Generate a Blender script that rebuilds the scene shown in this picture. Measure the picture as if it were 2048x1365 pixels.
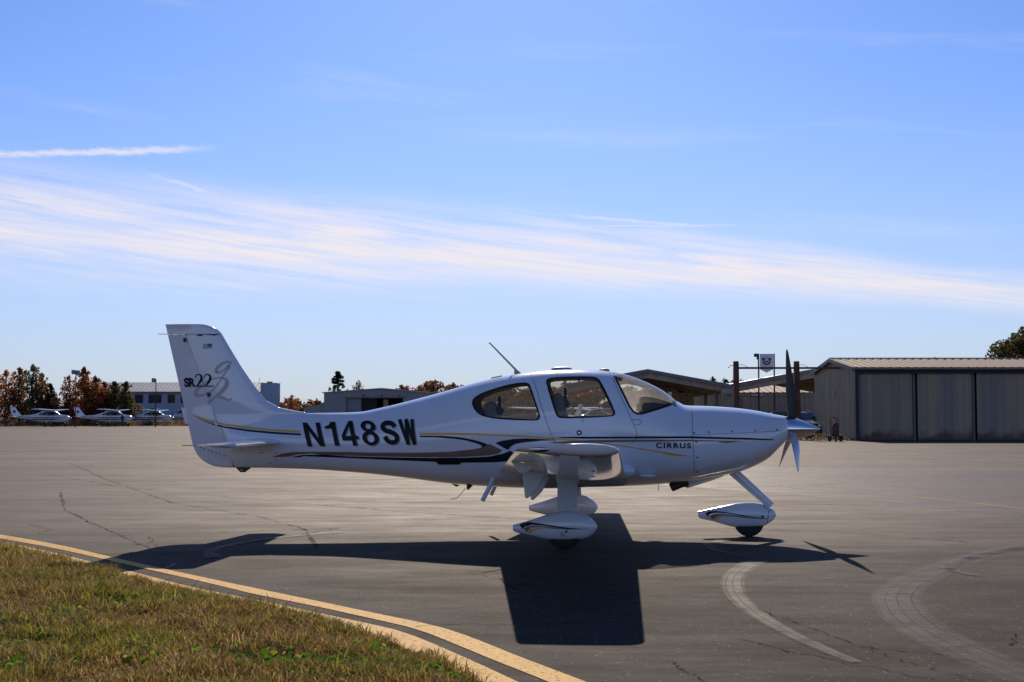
import bpy, bmesh, math, random
import numpy as np
from mathutils import Vector, Matrix, noise
from mathutils.bvhtree import BVHTree
from mathutils.geometry import tessellate_polygon, convex_hull_2d

for o in list(bpy.data.objects): bpy.data.objects.remove(o)
S = bpy.context.scene
COL = S.collection
R = math.radians
rnd = random.Random(7)

# ------------------------------------------------------------------ camera
cam = bpy.data.cameras.new('camera'); cam.sensor_width = 36; cam.lens = 48.34
cam.clip_start = .1; cam.clip_end = 9000
camo = bpy.data.objects.new('camera', cam); COL.objects.link(camo)
camo.location = (0, 0, 1.424); camo.rotation_euler = (R(90 + 3.13), 0, 0)
S.camera = camo
# ------------------------------------------------------------------ light
SUN_EL, SUN_AZ = 30.0, 0.0          # the sun stands straight ahead, behind the aircraft
sl = bpy.data.lights.new('sun', 'SUN'); sl.energy = 5.0; sl.angle = R(.53); sl.color = (1, .86, .69)
so = bpy.data.objects.new('sun', sl); COL.objects.link(so)
so.rotation_euler = (-R(90 - SUN_EL), 0, -R(SUN_AZ)); so.location = (0, 60, 60)
W = bpy.data.worlds.new('World'); S.world = W; W.use_nodes = True
SKY_STRENGTH = .095
vs = S.view_settings
S.display_settings.display_device = 'sRGB'
vs.view_transform = 'Standard'; vs.look = 'None'; vs.gamma = 1; vs.use_curve_mapping = False
vs.exposure = -0.15

def world_sky():
    nt = W.node_tree; N = nt.nodes; L = nt.links; N.clear()
    def mth(op, a, b=None, c=None, clamp=False):
        n = N.new('ShaderNodeMath'); n.operation = op; n.use_clamp = clamp
        for i, v in enumerate((a, b, c)):
            if v is None: continue
            if isinstance(v, (int, float)): n.inputs[i].default_value = v
            else: L.new(v, n.inputs[i])
        return n.outputs[0]
    def sstep(v, a, b):
        n = N.new('ShaderNodeMapRange'); n.interpolation_type = 'SMOOTHSTEP'; L.new(v, n.inputs[0])
        n.inputs[1].default_value = a; n.inputs[2].default_value = b
        return n.outputs[0]
    sky = N.new('ShaderNodeTexSky'); sky.sky_type = 'NISHITA'; sky.sun_disc = False
    sky.sun_elevation = R(SUN_EL); sky.sun_rotation = R(SUN_AZ)
    sky.altitude = 200; sky.air_density = .7; sky.dust_density = .2; sky.ozone_density = 3
    tc = N.new('ShaderNodeTexCoord'); sp = N.new('ShaderNodeSeparateXYZ'); L.new(tc.outputs['Generated'], sp.inputs[0])
    x, y, z = sp.outputs
    az = mth('ARCTAN2', x, y); el = mth('ARCSINE', z)
    def nz(su, sv, off, detail=6, rough=.6, dist=0.0, tilt=0.0):
        cb = N.new('ShaderNodeCombineXYZ')
        L.new(mth('MULTIPLY', az, su), cb.inputs[0])
        L.new(mth('MULTIPLY', mth('ADD', el, mth('MULTIPLY', az, tilt)), sv), cb.inputs[1])
        cb.inputs[2].default_value = off
        t = N.new('ShaderNodeTexNoise'); t.inputs['Scale'].default_value = 1
        t.inputs['Detail'].default_value = detail; t.inputs['Roughness'].default_value = rough; t.inputs['Distortion'].default_value = dist
        L.new(cb.outputs[0], t.inputs['Vector']); return t.outputs[0]
    # one long band of cirrus, lower and thinner towards the right
    wob = mth('MULTIPLY', mth('SUBTRACT', nz(3.2, 9, 4.1, 3), .5), .035)
    ctr = mth('SUBTRACT', mth('SUBTRACT', .121, mth('MULTIPLY', az, .067)), mth('MULTIPLY', mth('MINIMUM', mth('MULTIPLY', az, az), .3), .11))
    dv = mth('ADD', mth('SUBTRACT', el, ctr), wob)
    th = mth('MINIMUM', mth('MAXIMUM', mth('SUBTRACT', .041, mth('MULTIPLY', az, .062)), .016), .08)
    band = sstep(mth('SUBTRACT', 1, mth('ABSOLUTE', mth('DIVIDE', dv, th))), 0, 1.0)
    soft = sstep(nz(3.6, 38, 1.3, 7, .58, .9, .1), .24, .64)
    fine = sstep(nz(7, 150, 8.7, 8, .66, .9, .13), .36, .68)
    cl = mth('MULTIPLY', band, mth('ADD', mth('MULTIPLY', soft, .72), mth('MULTIPLY', fine, .44)))
    # faint veil everywhere in the sky
    veil = mth('MULTIPLY', sstep(nz(3, 30, 21.0, 6, .6, .4, .08), .52, .85), .22)
    cl = mth('MAXIMUM', cl, mth('MULTIPLY', veil, sstep(el, .02, .10)))
    # contrails: straight thin lines across the sky
    def trail(a0, e0, a1, e1, w, k, seed, fray=.5):
        s = (e1 - e0) / (a1 - a0)
        line = mth('ADD', mth('MULTIPLY', mth('SUBTRACT', az, a0), s), e0)
        wav = mth('MULTIPLY', mth('SUBTRACT', nz(60, 200, seed, 5, .65), .5), w * 2.0)
        d = mth('ABSOLUTE', mth('ADD', mth('SUBTRACT', el, line), wav))
        m = sstep(mth('SUBTRACT', 1, mth('DIVIDE', d, w)), 0, 1)
        r = mth('MULTIPLY', sstep(az, a0 - .02, a0 + .03), mth('SUBTRACT', 1, sstep(az, a1 - .04, a1 + .01)))
        br = sstep(nz(70, 260, seed + 3, 6, .7), .5 - fray, .62)
        return mth('MULTIPLY', mth('MULTIPLY', m, r), mth('MULTIPLY', br, k))
    for t in ((-.62, .157, -.215, .1895, .0036, .75, 2.0), (-.262, .170, -.19, .1505, .0034, .6, 5.0), (-.205, .1535, -.12, .142, .005, .5, 6.0),
              (.035, .146, .155, .135, .0022, .5, 9.0), (.04, .138, .17, .137, .0014, .5, 11.0), (-.14, .1375, -.03, .1365, .0015, .45, 12.0), (.283, .112, .305, .118, .0014, .3, 15.0)):
        cl = mth('MAXIMUM', cl, trail(*t))
    # the same cool balance over the whole sky, and the pale haze that lies along the whole horizon
    bal = N.new('ShaderNodeMixRGB'); bal.blend_type = 'MULTIPLY'; bal.inputs[0].default_value = 1; L.new(sky.outputs[0], bal.inputs[1]); bal.inputs[2].default_value = SKY_BALANCE
    hz = N.new('ShaderNodeMixRGB'); L.new(mth('MULTIPLY', mth('POWER', mth('MAXIMUM', mth('SUBTRACT', 1, mth('DIVIDE', mth('ABSOLUTE', el), .27)), 0), 1.6), .9), hz.inputs[0])
    L.new(bal.outputs[0], hz.inputs[1]); hz.inputs[2].default_value = HORIZON
    mix = N.new('ShaderNodeMixRGB'); L.new(mth('MINIMUM', cl, .92), mix.inputs[0]); L.new(hz.outputs[0], mix.inputs[1])
    mix.inputs[2].default_value = CLOUD
    bg = N.new('ShaderNodeBackground'); bg.inputs[1].default_value = SKY_STRENGTH; L.new(mix.outputs[0], bg.inputs[0])
    out = N.new('ShaderNodeOutputWorld'); L.new(bg.outputs[0], out.inputs[0])
CLOUD = (10.6, 9.8, 10.0, 1)
SKY_BALANCE = (.84, 1.07, 1.48, 1)
HORIZON = (6.3, 6.4, 6.75, 1)
world_sky()

# ------------------------------------------------------------------ materials
def nodes_of(name):
    m = bpy.data.materials.new(name); m.use_nodes = True
    N = m.node_tree.nodes; L = m.node_tree.links
    return m, N, L, N['Principled BSDF']
def pm(name, col, rough=.5, metal=0.0, spec=.5, coat=0.0, var=.12, vscale=6.0, bump=0.0, bscale=40.0, col2=None, stretch=None, rvar=.1):
    """plain procedural material: base colour broken up by noise, roughness variation, optional fine bump"""
    m, N, L, b = nodes_of(name)
    tc = N.new('ShaderNodeTexCoord'); src = tc.outputs['Object']
    if stretch:
        mp = N.new('ShaderNodeMapping'); mp.inputs['Scale'].default_value = stretch; L.new(src, mp.inputs[0]); src = mp.outputs[0]
    t = N.new('ShaderNodeTexNoise'); t.inputs['Scale'].default_value = vscale; t.inputs['Detail'].default_value = 5; L.new(src, t.inputs['Vector'])
    r = N.new('ShaderNodeValToRGB'); L.new(t.outputs[0], r.inputs[0])
    c2 = col2 if col2 else tuple(max(0, c * (1 - var)) for c in col)
    c1 = col if col2 else tuple(min(1, c * (1 + var)) for c in col)
    r.color_ramp.elements[0].position = .35; r.color_ramp.elements[1].position = .65
    r.color_ramp.elements[0].color = (*c2, 1); r.color_ramp.elements[1].color = (*c1, 1)
    L.new(r.outputs[0], b.inputs['Base Color'])
    mr = N.new('ShaderNodeMapRange'); mr.inputs[3].default_value = max(0.01, rough * (1 - rvar)); mr.inputs[4].default_value = min(1, rough * (1 + rvar))
    L.new(t.outputs[0], mr.inputs[0]); L.new(mr.outputs[0], b.inputs['Roughness'])
    b.inputs['Metallic'].default_value = metal; b.inputs['Specular IOR Level'].default_value = spec
    b.inputs['Coat Weight'].default_value = coat; b.inputs['Coat Roughness'].default_value = .04
    if bump:
        t2 = N.new('ShaderNodeTexNoise'); t2.inputs['Scale'].default_value = bscale; t2.inputs['Detail'].default_value = 4; L.new(src, t2.inputs['Vector'])
        bp = N.new('ShaderNodeBump'); bp.inputs['Strength'].default_value = bump; bp.inputs['Distance'].default_value = .02
        L.new(t2.outputs[0], bp.inputs['Height']); L.new(bp.outputs[0], b.inputs['Normal'])
    return m
def glass_mat(name, tint, haze, rough=.02):
    m, N, L, b = nodes_of(name); N.remove(b); out = N['Material Output']
    tr = N.new('ShaderNodeBsdfTransparent'); tr.inputs[0].default_value = (*tint, 1)
    gl = N.new('ShaderNodeBsdfGlossy'); gl.inputs['Roughness'].default_value = rough
    tl = N.new('ShaderNodeBsdfTranslucent'); tl.inputs[0].default_value = (.85, .83, .78, 1)
    nz = N.new('ShaderNodeTexNoise'); nz.inputs['Scale'].default_value = 9; nz.inputs['Detail'].default_value = 6
    hm = N.new('ShaderNodeMapRange'); hm.inputs[3].default_value = haze * .6; hm.inputs[4].default_value = haze * 1.4; L.new(nz.outputs[0], hm.inputs[0])
    m1 = N.new('ShaderNodeMixShader'); L.new(hm.outputs[0], m1.inputs[0]); L.new(tr.outputs[0], m1.inputs[1]); L.new(tl.outputs[0], m1.inputs[2])
    lw = N.new('ShaderNodeLayerWeight'); lw.inputs[0].default_value = .5
    pw = N.new('ShaderNodeMath'); pw.operation = 'POWER'; L.new(lw.outputs['Facing'], pw.inputs[0]); pw.inputs[1].default_value = 5
    fr = N.new('ShaderNodeMath'); fr.operation = 'MULTIPLY_ADD'; L.new(pw.outputs[0], fr.inputs[0]); fr.inputs[1].default_value = .8; fr.inputs[2].default_value = .04
    m2 = N.new('ShaderNodeMixShader'); L.new(fr.outputs[0], m2.inputs[0]); L.new(m1.outputs[0], m2.inputs[1]); L.new(gl.outputs[0], m2.inputs[2])
    L.new(m2.outputs[0], out.inputs[0]); return m
def leaf_mat(name, transl=.45, rough=.55):
    m, N, L, b = nodes_of(name); out = N['Material Output']
    at = N.new('ShaderNodeAttribute'); at.attribute_name = 'col'
    nz = N.new('ShaderNodeTexNoise'); nz.inputs['Scale'].default_value = 3
    hs = N.new('ShaderNodeHueSaturation'); mr = N.new('ShaderNodeMapRange'); mr.inputs[3].default_value = .9; mr.inputs[4].default_value = 1.5
    L.new(nz.outputs[0], mr.inputs[0]); L.new(mr.outputs[0], hs.inputs['Value']); L.new(at.outputs[0], hs.inputs['Color'])
    L.new(hs.outputs[0], b.inputs['Base Color']); b.inputs['Roughness'].default_value = rough; b.inputs['Specular IOR Level'].default_value = .12
    tl = N.new('ShaderNodeBsdfTranslucent'); L.new(hs.outputs[0], tl.inputs[0])
    mx = N.new('ShaderNodeMixShader'); mx.inputs[0].default_value = transl
    L.new(b.outputs[0], mx.inputs[1]); L.new(tl.outputs[0], mx.inputs[2]); L.new(mx.outputs[0], out.inputs[0])
    return m

def asphalt_mat():
    m, N, L, b = nodes_of('asphalt')
    tc = N.new('ShaderNodeTexCoord'); P = tc.outputs['Object']
    def nz(scale, stretch=(1, 1, 1), detail=5, rough=.6):
        mp = N.new('ShaderNodeMapping'); mp.inputs['Scale'].default_value = stretch; L.new(P, mp.inputs[0])
        t = N.new('ShaderNodeTexNoise'); t.inputs['Scale'].default_value = scale; t.inputs['Detail'].default_value = detail; t.inputs['Roughness'].default_value = rough
        L.new(mp.outputs[0], t.inputs['Vector']); return t.outputs[0]
    def ramp(v, a, b_, c0, c1):
        r = N.new('ShaderNodeValToRGB'); L.new(v, r.inputs[0]); e = r.color_ramp.elements
        e[0].position = a; e[1].position = b_; e[0].color = (*c0, 1); e[1].color = (*c1, 1); return r.outputs[0]
    def mix(f, a, b_, mode='MULTIPLY'):
        n = N.new('ShaderNodeMixRGB'); n.blend_type = mode
        if isinstance(f, (int, float)): n.inputs[0].default_value = f
        else: L.new(f, n.inputs[0])
        L.new(a, n.inputs[1]); L.new(b_, n.inputs[2]); return n.outputs[0]
    # the newer dark asphalt on this side gives way to older, browner paving; its paleness also paints in the far sheen
    sp = N.new('ShaderNodeSeparateXYZ'); L.new(P, sp.inputs[0])
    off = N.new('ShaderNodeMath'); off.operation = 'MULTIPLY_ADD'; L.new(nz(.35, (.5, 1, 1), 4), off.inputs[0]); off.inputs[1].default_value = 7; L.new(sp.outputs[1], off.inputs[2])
    old_sheen = N.new('ShaderNodeMapRange'); old_sheen.interpolation_type = 'SMOOTHSTEP'; L.new(off.outputs[0], old_sheen.inputs[0]); old_sheen.inputs[1].default_value = 12.5; old_sheen.inputs[2].default_value = 26
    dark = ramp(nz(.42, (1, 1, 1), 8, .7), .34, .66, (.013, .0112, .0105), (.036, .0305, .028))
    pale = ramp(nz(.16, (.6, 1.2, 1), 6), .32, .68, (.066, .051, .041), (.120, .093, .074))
    base = mix(old_sheen.outputs[0], dark, pale, 'MIX')
    base = mix(1, base, ramp(nz(1.7, (.6, 1.3, 1), 9, .76), .28, .72, (.62, .61, .60), (1.42, 1.39, 1.35)))
    base = mix(1, base, ramp(nz(.42, (.16, .9, 1), 7, .66), .3, .7, (.66, .65, .64), (1.34, 1.32, 1.29)))
    base = mix(1, base, ramp(nz(90, (1, 1, 1), 3, .7), .3, .7, (.6, .6, .6), (1.4, 1.4, 1.4)))
    base = mix(1, base, ramp(nz(24, (1, 1, 1), 4, .7), .3, .7, (.74, .74, .74), (1.3, 1.3, 1.3)))
    vo = N.new('ShaderNodeTexVoronoi'); vo.inputs['Scale'].default_value = 75; L.new(P, vo.inputs['Vector'])
    rc = N.new('ShaderNodeSeparateColor'); L.new(vo.outputs['Color'], rc.inputs[0])
    spk = ramp(rc.outputs[0], .988, .994, (0, 0, 0), (1, 1, 1))
    lt = N.new('ShaderNodeRGB'); lt.outputs[0].default_value = (.20, .18, .16, 1)
    base = mix(spk, base, lt.outputs[0], 'MIX')
    L.new(base, b.inputs['Base Color'])
    def rng(lo, hi):
        r = N.new('ShaderNodeMapRange'); r.inputs[1].default_value = .25; r.inputs[2].default_value = .75; r.inputs[3].default_value = lo; r.inputs[4].default_value = hi; L.new(rn, r.inputs[0]); return r.outputs[0]
    rn = nz(1.1, (.5, 1.25, 1), 9, .76); rmx = N.new('ShaderNodeMix'); L.new(old_sheen.outputs[0], rmx.inputs[0]); L.new(rng(.75, .95), rmx.inputs[2]); L.new(rng(.60, .84), rmx.inputs[3]); L.new(rmx.outputs[0], b.inputs['Roughness'])
    b.inputs['Specular IOR Level'].default_value = ASPH_SPEC
    b.inputs['Specular Tint'].default_value = (1, .87, .76, 1)
    bp = N.new('ShaderNodeBump'); bp.inputs['Strength'].default_value = .5; bp.inputs['Distance'].default_value = .006
    L.new(nz(120, (1, 1, 1), 4, .7), bp.inputs['Height']); L.new(bp.outputs[0], b.inputs['Normal'])
    return m
ASPH_SPEC = .10

M = {}
M['asphalt'] = asphalt_mat()
M['white_paint'] = pm('white_paint', (.71, .74, .79), .15, coat=1.0, var=.02, vscale=2, rvar=.2)
M['black'] = pm('black_film', (.010, .010, .012), .5, var=.2, spec=.22)
M['taupe'] = pm('taupe_film', (.20, .12, .085), .35, var=.08, coat=.3)
M['gold'] = pm('gold_film', (.78, .42, .045), .35, var=.08, coat=.3)
M['grey_film'] = pm('grey_film', (.47, .44, .44), .35, var=.05)
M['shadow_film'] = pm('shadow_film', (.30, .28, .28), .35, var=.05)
M['blue_film'] = pm('blue_film', (.05, .08, .30), .35, var=.05)
M['seam'] = pm('dark_seam', (.07, .07, .085), .7, var=.2)
M['rubber'] = pm('rubber', (.014, .014, .014), .75, var=.3, bump=.3, bscale=60)
M['chrome'] = pm('polished_metal', (.82, .83, .85), .10, metal=1, var=.03)
M['dark_metal'] = pm('dark_metal', (.03, .03, .03), .5, metal=.3, var=.3)
M['blade_face'] = pm('blade_face', (.42, .43, .45), .3, metal=.5, var=.08)
M['blade'] = pm('blade_paint', (.022, .023, .026), .45, var=.15, spec=.3)
M['grey_metal'] = pm('grey_metal', (.33, .34, .35), .45, metal=.2, var=.1)
M['inner'] = pm('cabin_lining', (.30, .22, .17), .8, var=.15)
M['seat'] = pm('seat_leather', (.16, .155, .15), .5, var=.15, bump=.2, bscale=50)
M['plastic'] = pm('dark_plastic', (.02, .02, .022), .42, var=.2)
M['dash'] = pm('glareshield', (.03, .028, .027), .55, var=.2)
M['glass'] = glass_mat('window_acrylic', (.80, .77, .70), .035)
M['wglass'] = glass_mat('windscreen_acrylic', (.88, .87, .82), .18)
M['lens'] = glass_mat('lens', (.9, .9, .92), .02)

# ------------------------------------------------------------------ mesh helpers
def link(name, me, mat, parent=None, smooth=False):
    o = bpy.data.objects.new(name, me); COL.objects.link(o)
    if mat is not None and not me.materials: me.materials.append(M[mat] if isinstance(mat, str) else mat)
    if parent is not None: o.parent = parent
    if smooth: me.shade_smooth()
    return o
def mesh(name, V, Fc, mat, parent=None, smooth=False):
    me = bpy.data.meshes.new(name); me.from_pydata([tuple(v) for v in V], [], [tuple(f) for f in Fc]); me.update()
    return link(name, me, mat, parent, smooth)
def thing(name, label, cat, loc=(0, 0, 0), rz=0.0, group=None):
    o = bpy.data.objects.new(name, None); COL.objects.link(o); o.location = loc; o.rotation_euler = (0, 0, rz)
    o.empty_display_size = .2
    return tag(o, label, cat, group)
def tag(o, label, cat, group=None):
    o['label'] = label; o['category'] = cat
    if group: o['group'] = group
    return o
def kind(o, k): o['kind'] = k; return o
def copy_tree(o, parent=None):
    c = o.copy(); COL.objects.link(c)
    if parent is not None: c.parent = parent
    for ch in [x for x in bpy.data.objects if x.parent == o]: copy_tree(ch, c)
    return c

class MB:
    def __init__(s): s.v = []; s.f = []
    def add(s, V, Fc):
        n = len(s.v); s.v += [tuple(v) for v in V]; s.f += [tuple(i + n for i in f) for f in Fc]; return s
    def box(s, x0, x1, y0, y1, z0, z1):
        V = [(x, y, z) for z in (z0, z1) for y in (y0, y1) for x in (x0, x1)]
        return s.add(V, [(0, 2, 3, 1), (4, 5, 7, 6), (0, 1, 5, 4), (2, 6, 7, 3), (0, 4, 6, 2), (1, 3, 7, 5)])
    def rings(s, rs, cap=True, closed=True):
        n = len(rs[0]); V = [p for r in rs for p in r]; Fc = []
        for i in range(len(rs) - 1):
            for j in range(n if closed else n - 1):
                k = (j + 1) % n
                Fc.append((i * n + j, i * n + k, (i + 1) * n + k, (i + 1) * n + j))
        if cap: Fc.append(tuple(range(n))[::-1]); Fc.append(tuple(range((len(rs) - 1) * n, len(rs) * n)))
        return s.add(V, Fc)
    def tube(s, pts, r, n=8, cap=True):
        pts = [Vector(p) for p in pts]; rs = r if isinstance(r, (list, tuple)) else [r] * len(pts); out = []
        for i, p in enumerate(pts):
            d = (pts[min(i + 1, len(pts) - 1)] - pts[max(i - 1, 0)]).normalized()
            a = d.cross(Vector((0, 0, 1)) if abs(d.z) < .9 else Vector((1, 0, 0))).normalized(); b = d.cross(a)
            out.append([p + (a * math.cos(t) + b * math.sin(t)) * rs[i] for t in [2 * math.pi * k / n for k in range(n)]])
        return s.rings(out, cap)
    def prism(s, poly, axis, a, b):
        """polygon of 2-D points, extruded from a to b along axis ('x','y','z')"""
        def P(u, v, w): return {'y': (u, w, v), 'x': (w, u, v), 'z': (u, v, w)}[axis]
        n = len(poly); V = [P(u, v, a) for u, v in poly] + [P(u, v, b) for u, v in poly]
        return s.add(V, [tuple(range(n))[::-1], tuple(range(n, 2 * n))] + [(i, (i + 1) % n, n + (i + 1) % n, n + i) for i in range(n)])
    def lathe(s, prof, c, axis='y', n=24):
        """prof: (offset along axis, radius) pairs about the centre c"""
        out = []
        for a, r in prof:
            ring = []
            for k in range(n):
                t = 2 * math.pi * k / n; u, v = r * math.cos(t), r * math.sin(t)
                ring.append({'y': (c[0] + u, c[1] + a, c[2] + v), 'x': (c[0] + a, c[1] + u, c[2] + v), 'z': (c[0] + u, c[1] + v, c[2] + a)}[axis])
            out.append(ring)
        return s.rings(out, True)
    def build(s, name, mat, parent=None, smooth=False, bevel=0.0, seg=2, fix=True):
        me = bpy.data.meshes.new(name); me.from_pydata(s.v, [], s.f)
        if fix or bevel:
            bm = bmesh.new(); bm.from_mesh(me)
            bmesh.ops.recalc_face_normals(bm, faces=bm.faces)
            if bevel:
                es = [e for e in bm.edges if len(e.link_faces) == 2 and e.calc_face_angle(0) > R(25)]
                bmesh.ops.bevel(bm, geom=es, offset=bevel, segments=seg, profile=.5, affect='EDGES', clamp_overlap=True)
            bm.to_mesh(me); bm.free()
        o = link(name, me, mat, parent)
        if smooth: 
            me.shade_smooth()
            try: me.set_sharp_from_angle(angle=R(38))
            except Exception: pass
        return o

def pchip(tab):
    t = sorted(tab); X = np.array([a for a, b in t]); Y = np.array([b for a, b in t]); h = np.diff(X); d = np.diff(Y) / h; m = np.zeros(len(X))
    m[0] = d[0]; m[-1] = d[-1]
    for i in range(1, len(X) - 1):
        if d[i - 1] * d[i] > 0:
            a = 2 * h[i] + h[i - 1]; b = h[i] + 2 * h[i - 1]; m[i] = (a + b) / (a / d[i - 1] + b / d[i])
    def f(x):
        x = min(max(x, X[0]), X[-1]); i = int(min(max(np.searchsorted(X, x) - 1, 0), len(h) - 1)); s = (x - X[i]) / h[i]
        return float((1 + 2 * s) * (1 - s) ** 2 * Y[i] + s * (1 - s) ** 2 * h[i] * m[i] + s * s * (3 - 2 * s) * Y[i + 1] + s * s * (s - 1) * h[i] * m[i + 1])
    return f
def lin(tab):
    t = sorted(tab); X = [a for a, b in t]; Y = [b for a, b in t]
    return lambda x: float(np.interp(x, X, Y))
def chaikin(p, k=1, closed=True):
    for _ in range(k):
        q = []
        n = len(p)
        if not closed: q.append(p[0])
        for i in range(n if closed else n - 1):
            a, b = p[i], p[(i + 1) % n]
            q += [(a[0] * .75 + b[0] * .25, a[1] * .75 + b[1] * .25), (a[0] * .25 + b[0] * .75, a[1] * .25 + b[1] * .75)]
        if not closed: q.append(p[-1])
        p = q
    return p

# ================================================================== the aircraft
AC = thing('light_aircraft', 'white low wing propeller aircraft with gold, brown and black stripes parked across the tarmac', 'aircraft', (.57, 16.55, 0), R(-3.7))
ft = pchip([(2.676,1.424),(2.512,1.454),(2.318,1.492),(1.987,1.531),(1.679,1.547),(1.566,1.549),(1.483,1.556),(1.406,1.603),(1.246,1.729),(1.026,1.843),(.782,1.932),(.62,1.962),(.447,1.976),(.152,1.985),(-.094,1.977),(-.348,1.954),(-.541,1.93),(-.85,1.87),(-1.056,1.819),(-1.414,1.714),(-1.809,1.61),(-2.132,1.532),(-2.444,1.474),(-2.781,1.464),(-3.0,1.462),(-3.3,1.45),(-3.7,1.43),(-4.1,1.41)])
fb = pchip([(2.676,1.127),(2.602,1.056),(2.471,.926),(2.311,.836),(2.128,.765),(1.779,.693),(1.601,.655),(1.198,.616),(.871,.595),(.233,.575),(-.211,.562),(-.499,.567),(-1.0,.592),(-1.441,.63),(-1.805,.677),(-2.409,.741),(-3.273,.79),(-3.773,.798),(-4.1,.80)])
fw = pchip([(2.676,.30),(2.6,.37),(2.45,.45),(2.2,.53),(1.6,.60),(1.0,.645),(.4,.655),(-.2,.64),(-.8,.58),(-1.4,.48),(-2.0,.375),(-2.6,.285),(-3.2,.20),(-3.8,.105),(-4.1,.06)])
fnt = lin([(2.7, 2.3), (2.2, 3.1), (1.6, 2.9), (1.3, 2.55), (-1.2, 2.55), (-2.4, 2.1), (-3.2, 1.55), (-4.1, 1.4)])
hinge = lin([(2.417,-4.574),(1.132,-4.086),(1.01,-4.022),(.804,-3.958),(.7,-3.94)])

def fus_ring(x, n=80, shrink=0.0, slant=0.0):
    zt, zb, w = ft(x) - shrink, fb(x) + shrink, fw(x) - shrink
    zm = zb + (zt - zb) * .47; nt = fnt(x); out = []
    for k in range(n):
        t = 2 * math.pi * k / n; c, s_ = math.cos(t), math.sin(t); e = nt if s_ > 0 else 2.5
        y = w * math.copysign(abs(c) ** (2 / e), c); z = zm + (zt - zm if s_ > 0 else zm - zb) * math.copysign(abs(s_) ** (2 / e), s_)
        out.append((x + slant * (hinge(z) + .004 - x), y, z))
    return out
xs = [2.676, 2.66, 2.64] + list(np.arange(2.6, -3.88, -.045))
RINGS = [fus_ring(float(x)) for x in xs] + [fus_ring(-3.93, slant=.4), fus_ring(-4.0, slant=1.0)]
NR = len(RINGS[0])

def bm_fus(cap):
    mb = MB().rings(RINGS, cap); bm = bmesh.new()
    vs_ = [bm.verts.new(v) for v in mb.v]
    for f in mb.f: bm.faces.new([vs_[i] for i in f])
    bmesh.ops.recalc_face_normals(bm, faces=bm.faces); return bm
bmf = bm_fus(False); BV_FUS = BVHTree.FromBMesh(bmf)

WIN = {
 'rear_window': [(-1.003,1.606),(-.974,1.648),(-.889,1.698),(-.689,1.762),(-.518,1.804),(-.404,1.815),(-.354,1.807),(-.326,1.776),(-.212,1.449),(-.208,1.407),(-.234,1.381),(-.276,1.375),(-.461,1.381),(-.646,1.392),(-.789,1.407),(-.903,1.435),(-.967,1.492),(-1.006,1.563)],
 'door_window': [(-.134,1.846),(-.098,1.872),(.094,1.884),(.377,1.885),(.448,1.874),(.497,1.824),(.658,1.484),(.658,1.442),(.622,1.424),(.375,1.412),(.064,1.402),(.008,1.414),(-.021,1.449),(-.137,1.811)],
 'windscreen': [(.655,1.90),(.829,1.534),(.871,1.477),(.913,1.452),(.969,1.452),(1.153,1.506),(1.36,1.576),(1.45,1.64),(1.35,2.3),(.75,2.3)],
}
def hull(p):
    v = [Vector(q) for q in p]; return [tuple(p[i]) for i in convex_hull_2d(v)]
def ccw(p):
    a = sum(p[i][0] * p[(i + 1) % len(p)][1] - p[(i + 1) % len(p)][0] * p[i][1] for i in range(len(p)))
    return p if a > 0 else p[::-1]
def inside(poly, x, z, eps=0.0):
    return all((poly[(i + 1) % len(poly)][0] - poly[i][0]) * (z - poly[i][1]) - (poly[(i + 1) % len(poly)][1] - poly[i][1]) * (x - poly[i][0]) > -eps for i in range(len(poly)))
def cut_hole(bm, poly):
    for i in range(len(poly)):
        a, b = poly[i], poly[(i + 1) % len(poly)]
        d = Vector((b[0] - a[0], 0, b[1] - a[1])); nrm = Vector((d.z, 0, -d.x)).normalized()
        lo = (min(a[0], b[0]) - .06, min(a[1], b[1]) - .10); hi = (max(a[0], b[0]) + .06, max(a[1], b[1]) + .10)
        fs = [f for f in bm.faces if any(lo[0] <= v.co.x <= hi[0] and lo[1] <= v.co.z <= hi[1] for v in f.verts)]
        if not fs: continue
        g = list({v for f in fs for v in f.verts}) + list({e for f in fs for e in f.edges}) + fs
        bmesh.ops.bisect_plane(bm, geom=g, dist=1e-5, plane_co=(a[0], 0, a[1]), plane_no=nrm)
    dead = [f for f in bm.faces if inside(poly, f.calc_center_median().x, f.calc_center_median().z)]
    bmesh.ops.delete(bm, geom=dead, context='FACES')
def clip_pane(poly, push):
    bm = bm_fus(False)
    for i in range(len(poly)):
        a, b = poly[i], poly[(i + 1) % len(poly)]
        d = Vector((b[0] - a[0], 0, b[1] - a[1])); nrm = Vector((d.z, 0, -d.x)).normalized()
        bmesh.ops.bisect_plane(bm, geom=bm.verts[:] + bm.edges[:] + bm.faces[:], dist=1e-6, plane_co=(a[0], 0, a[1]), plane_no=nrm, clear_outer=True)
    bm.normal_update()
    for v in bm.verts: v.co -= v.normal * push
    return bm
POLY = {}
for k, p in WIN.items(): POLY[k] = ccw(hull(chaikin(p, 1) if k != 'windscreen' else p))
for k in POLY: cut_hole(bmf, POLY[k])
bmesh.ops.remove_doubles(bmf, verts=bmf.verts, dist=2e-5)
bmesh.ops.recalc_face_normals(bmf, faces=bmf.faces)
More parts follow.
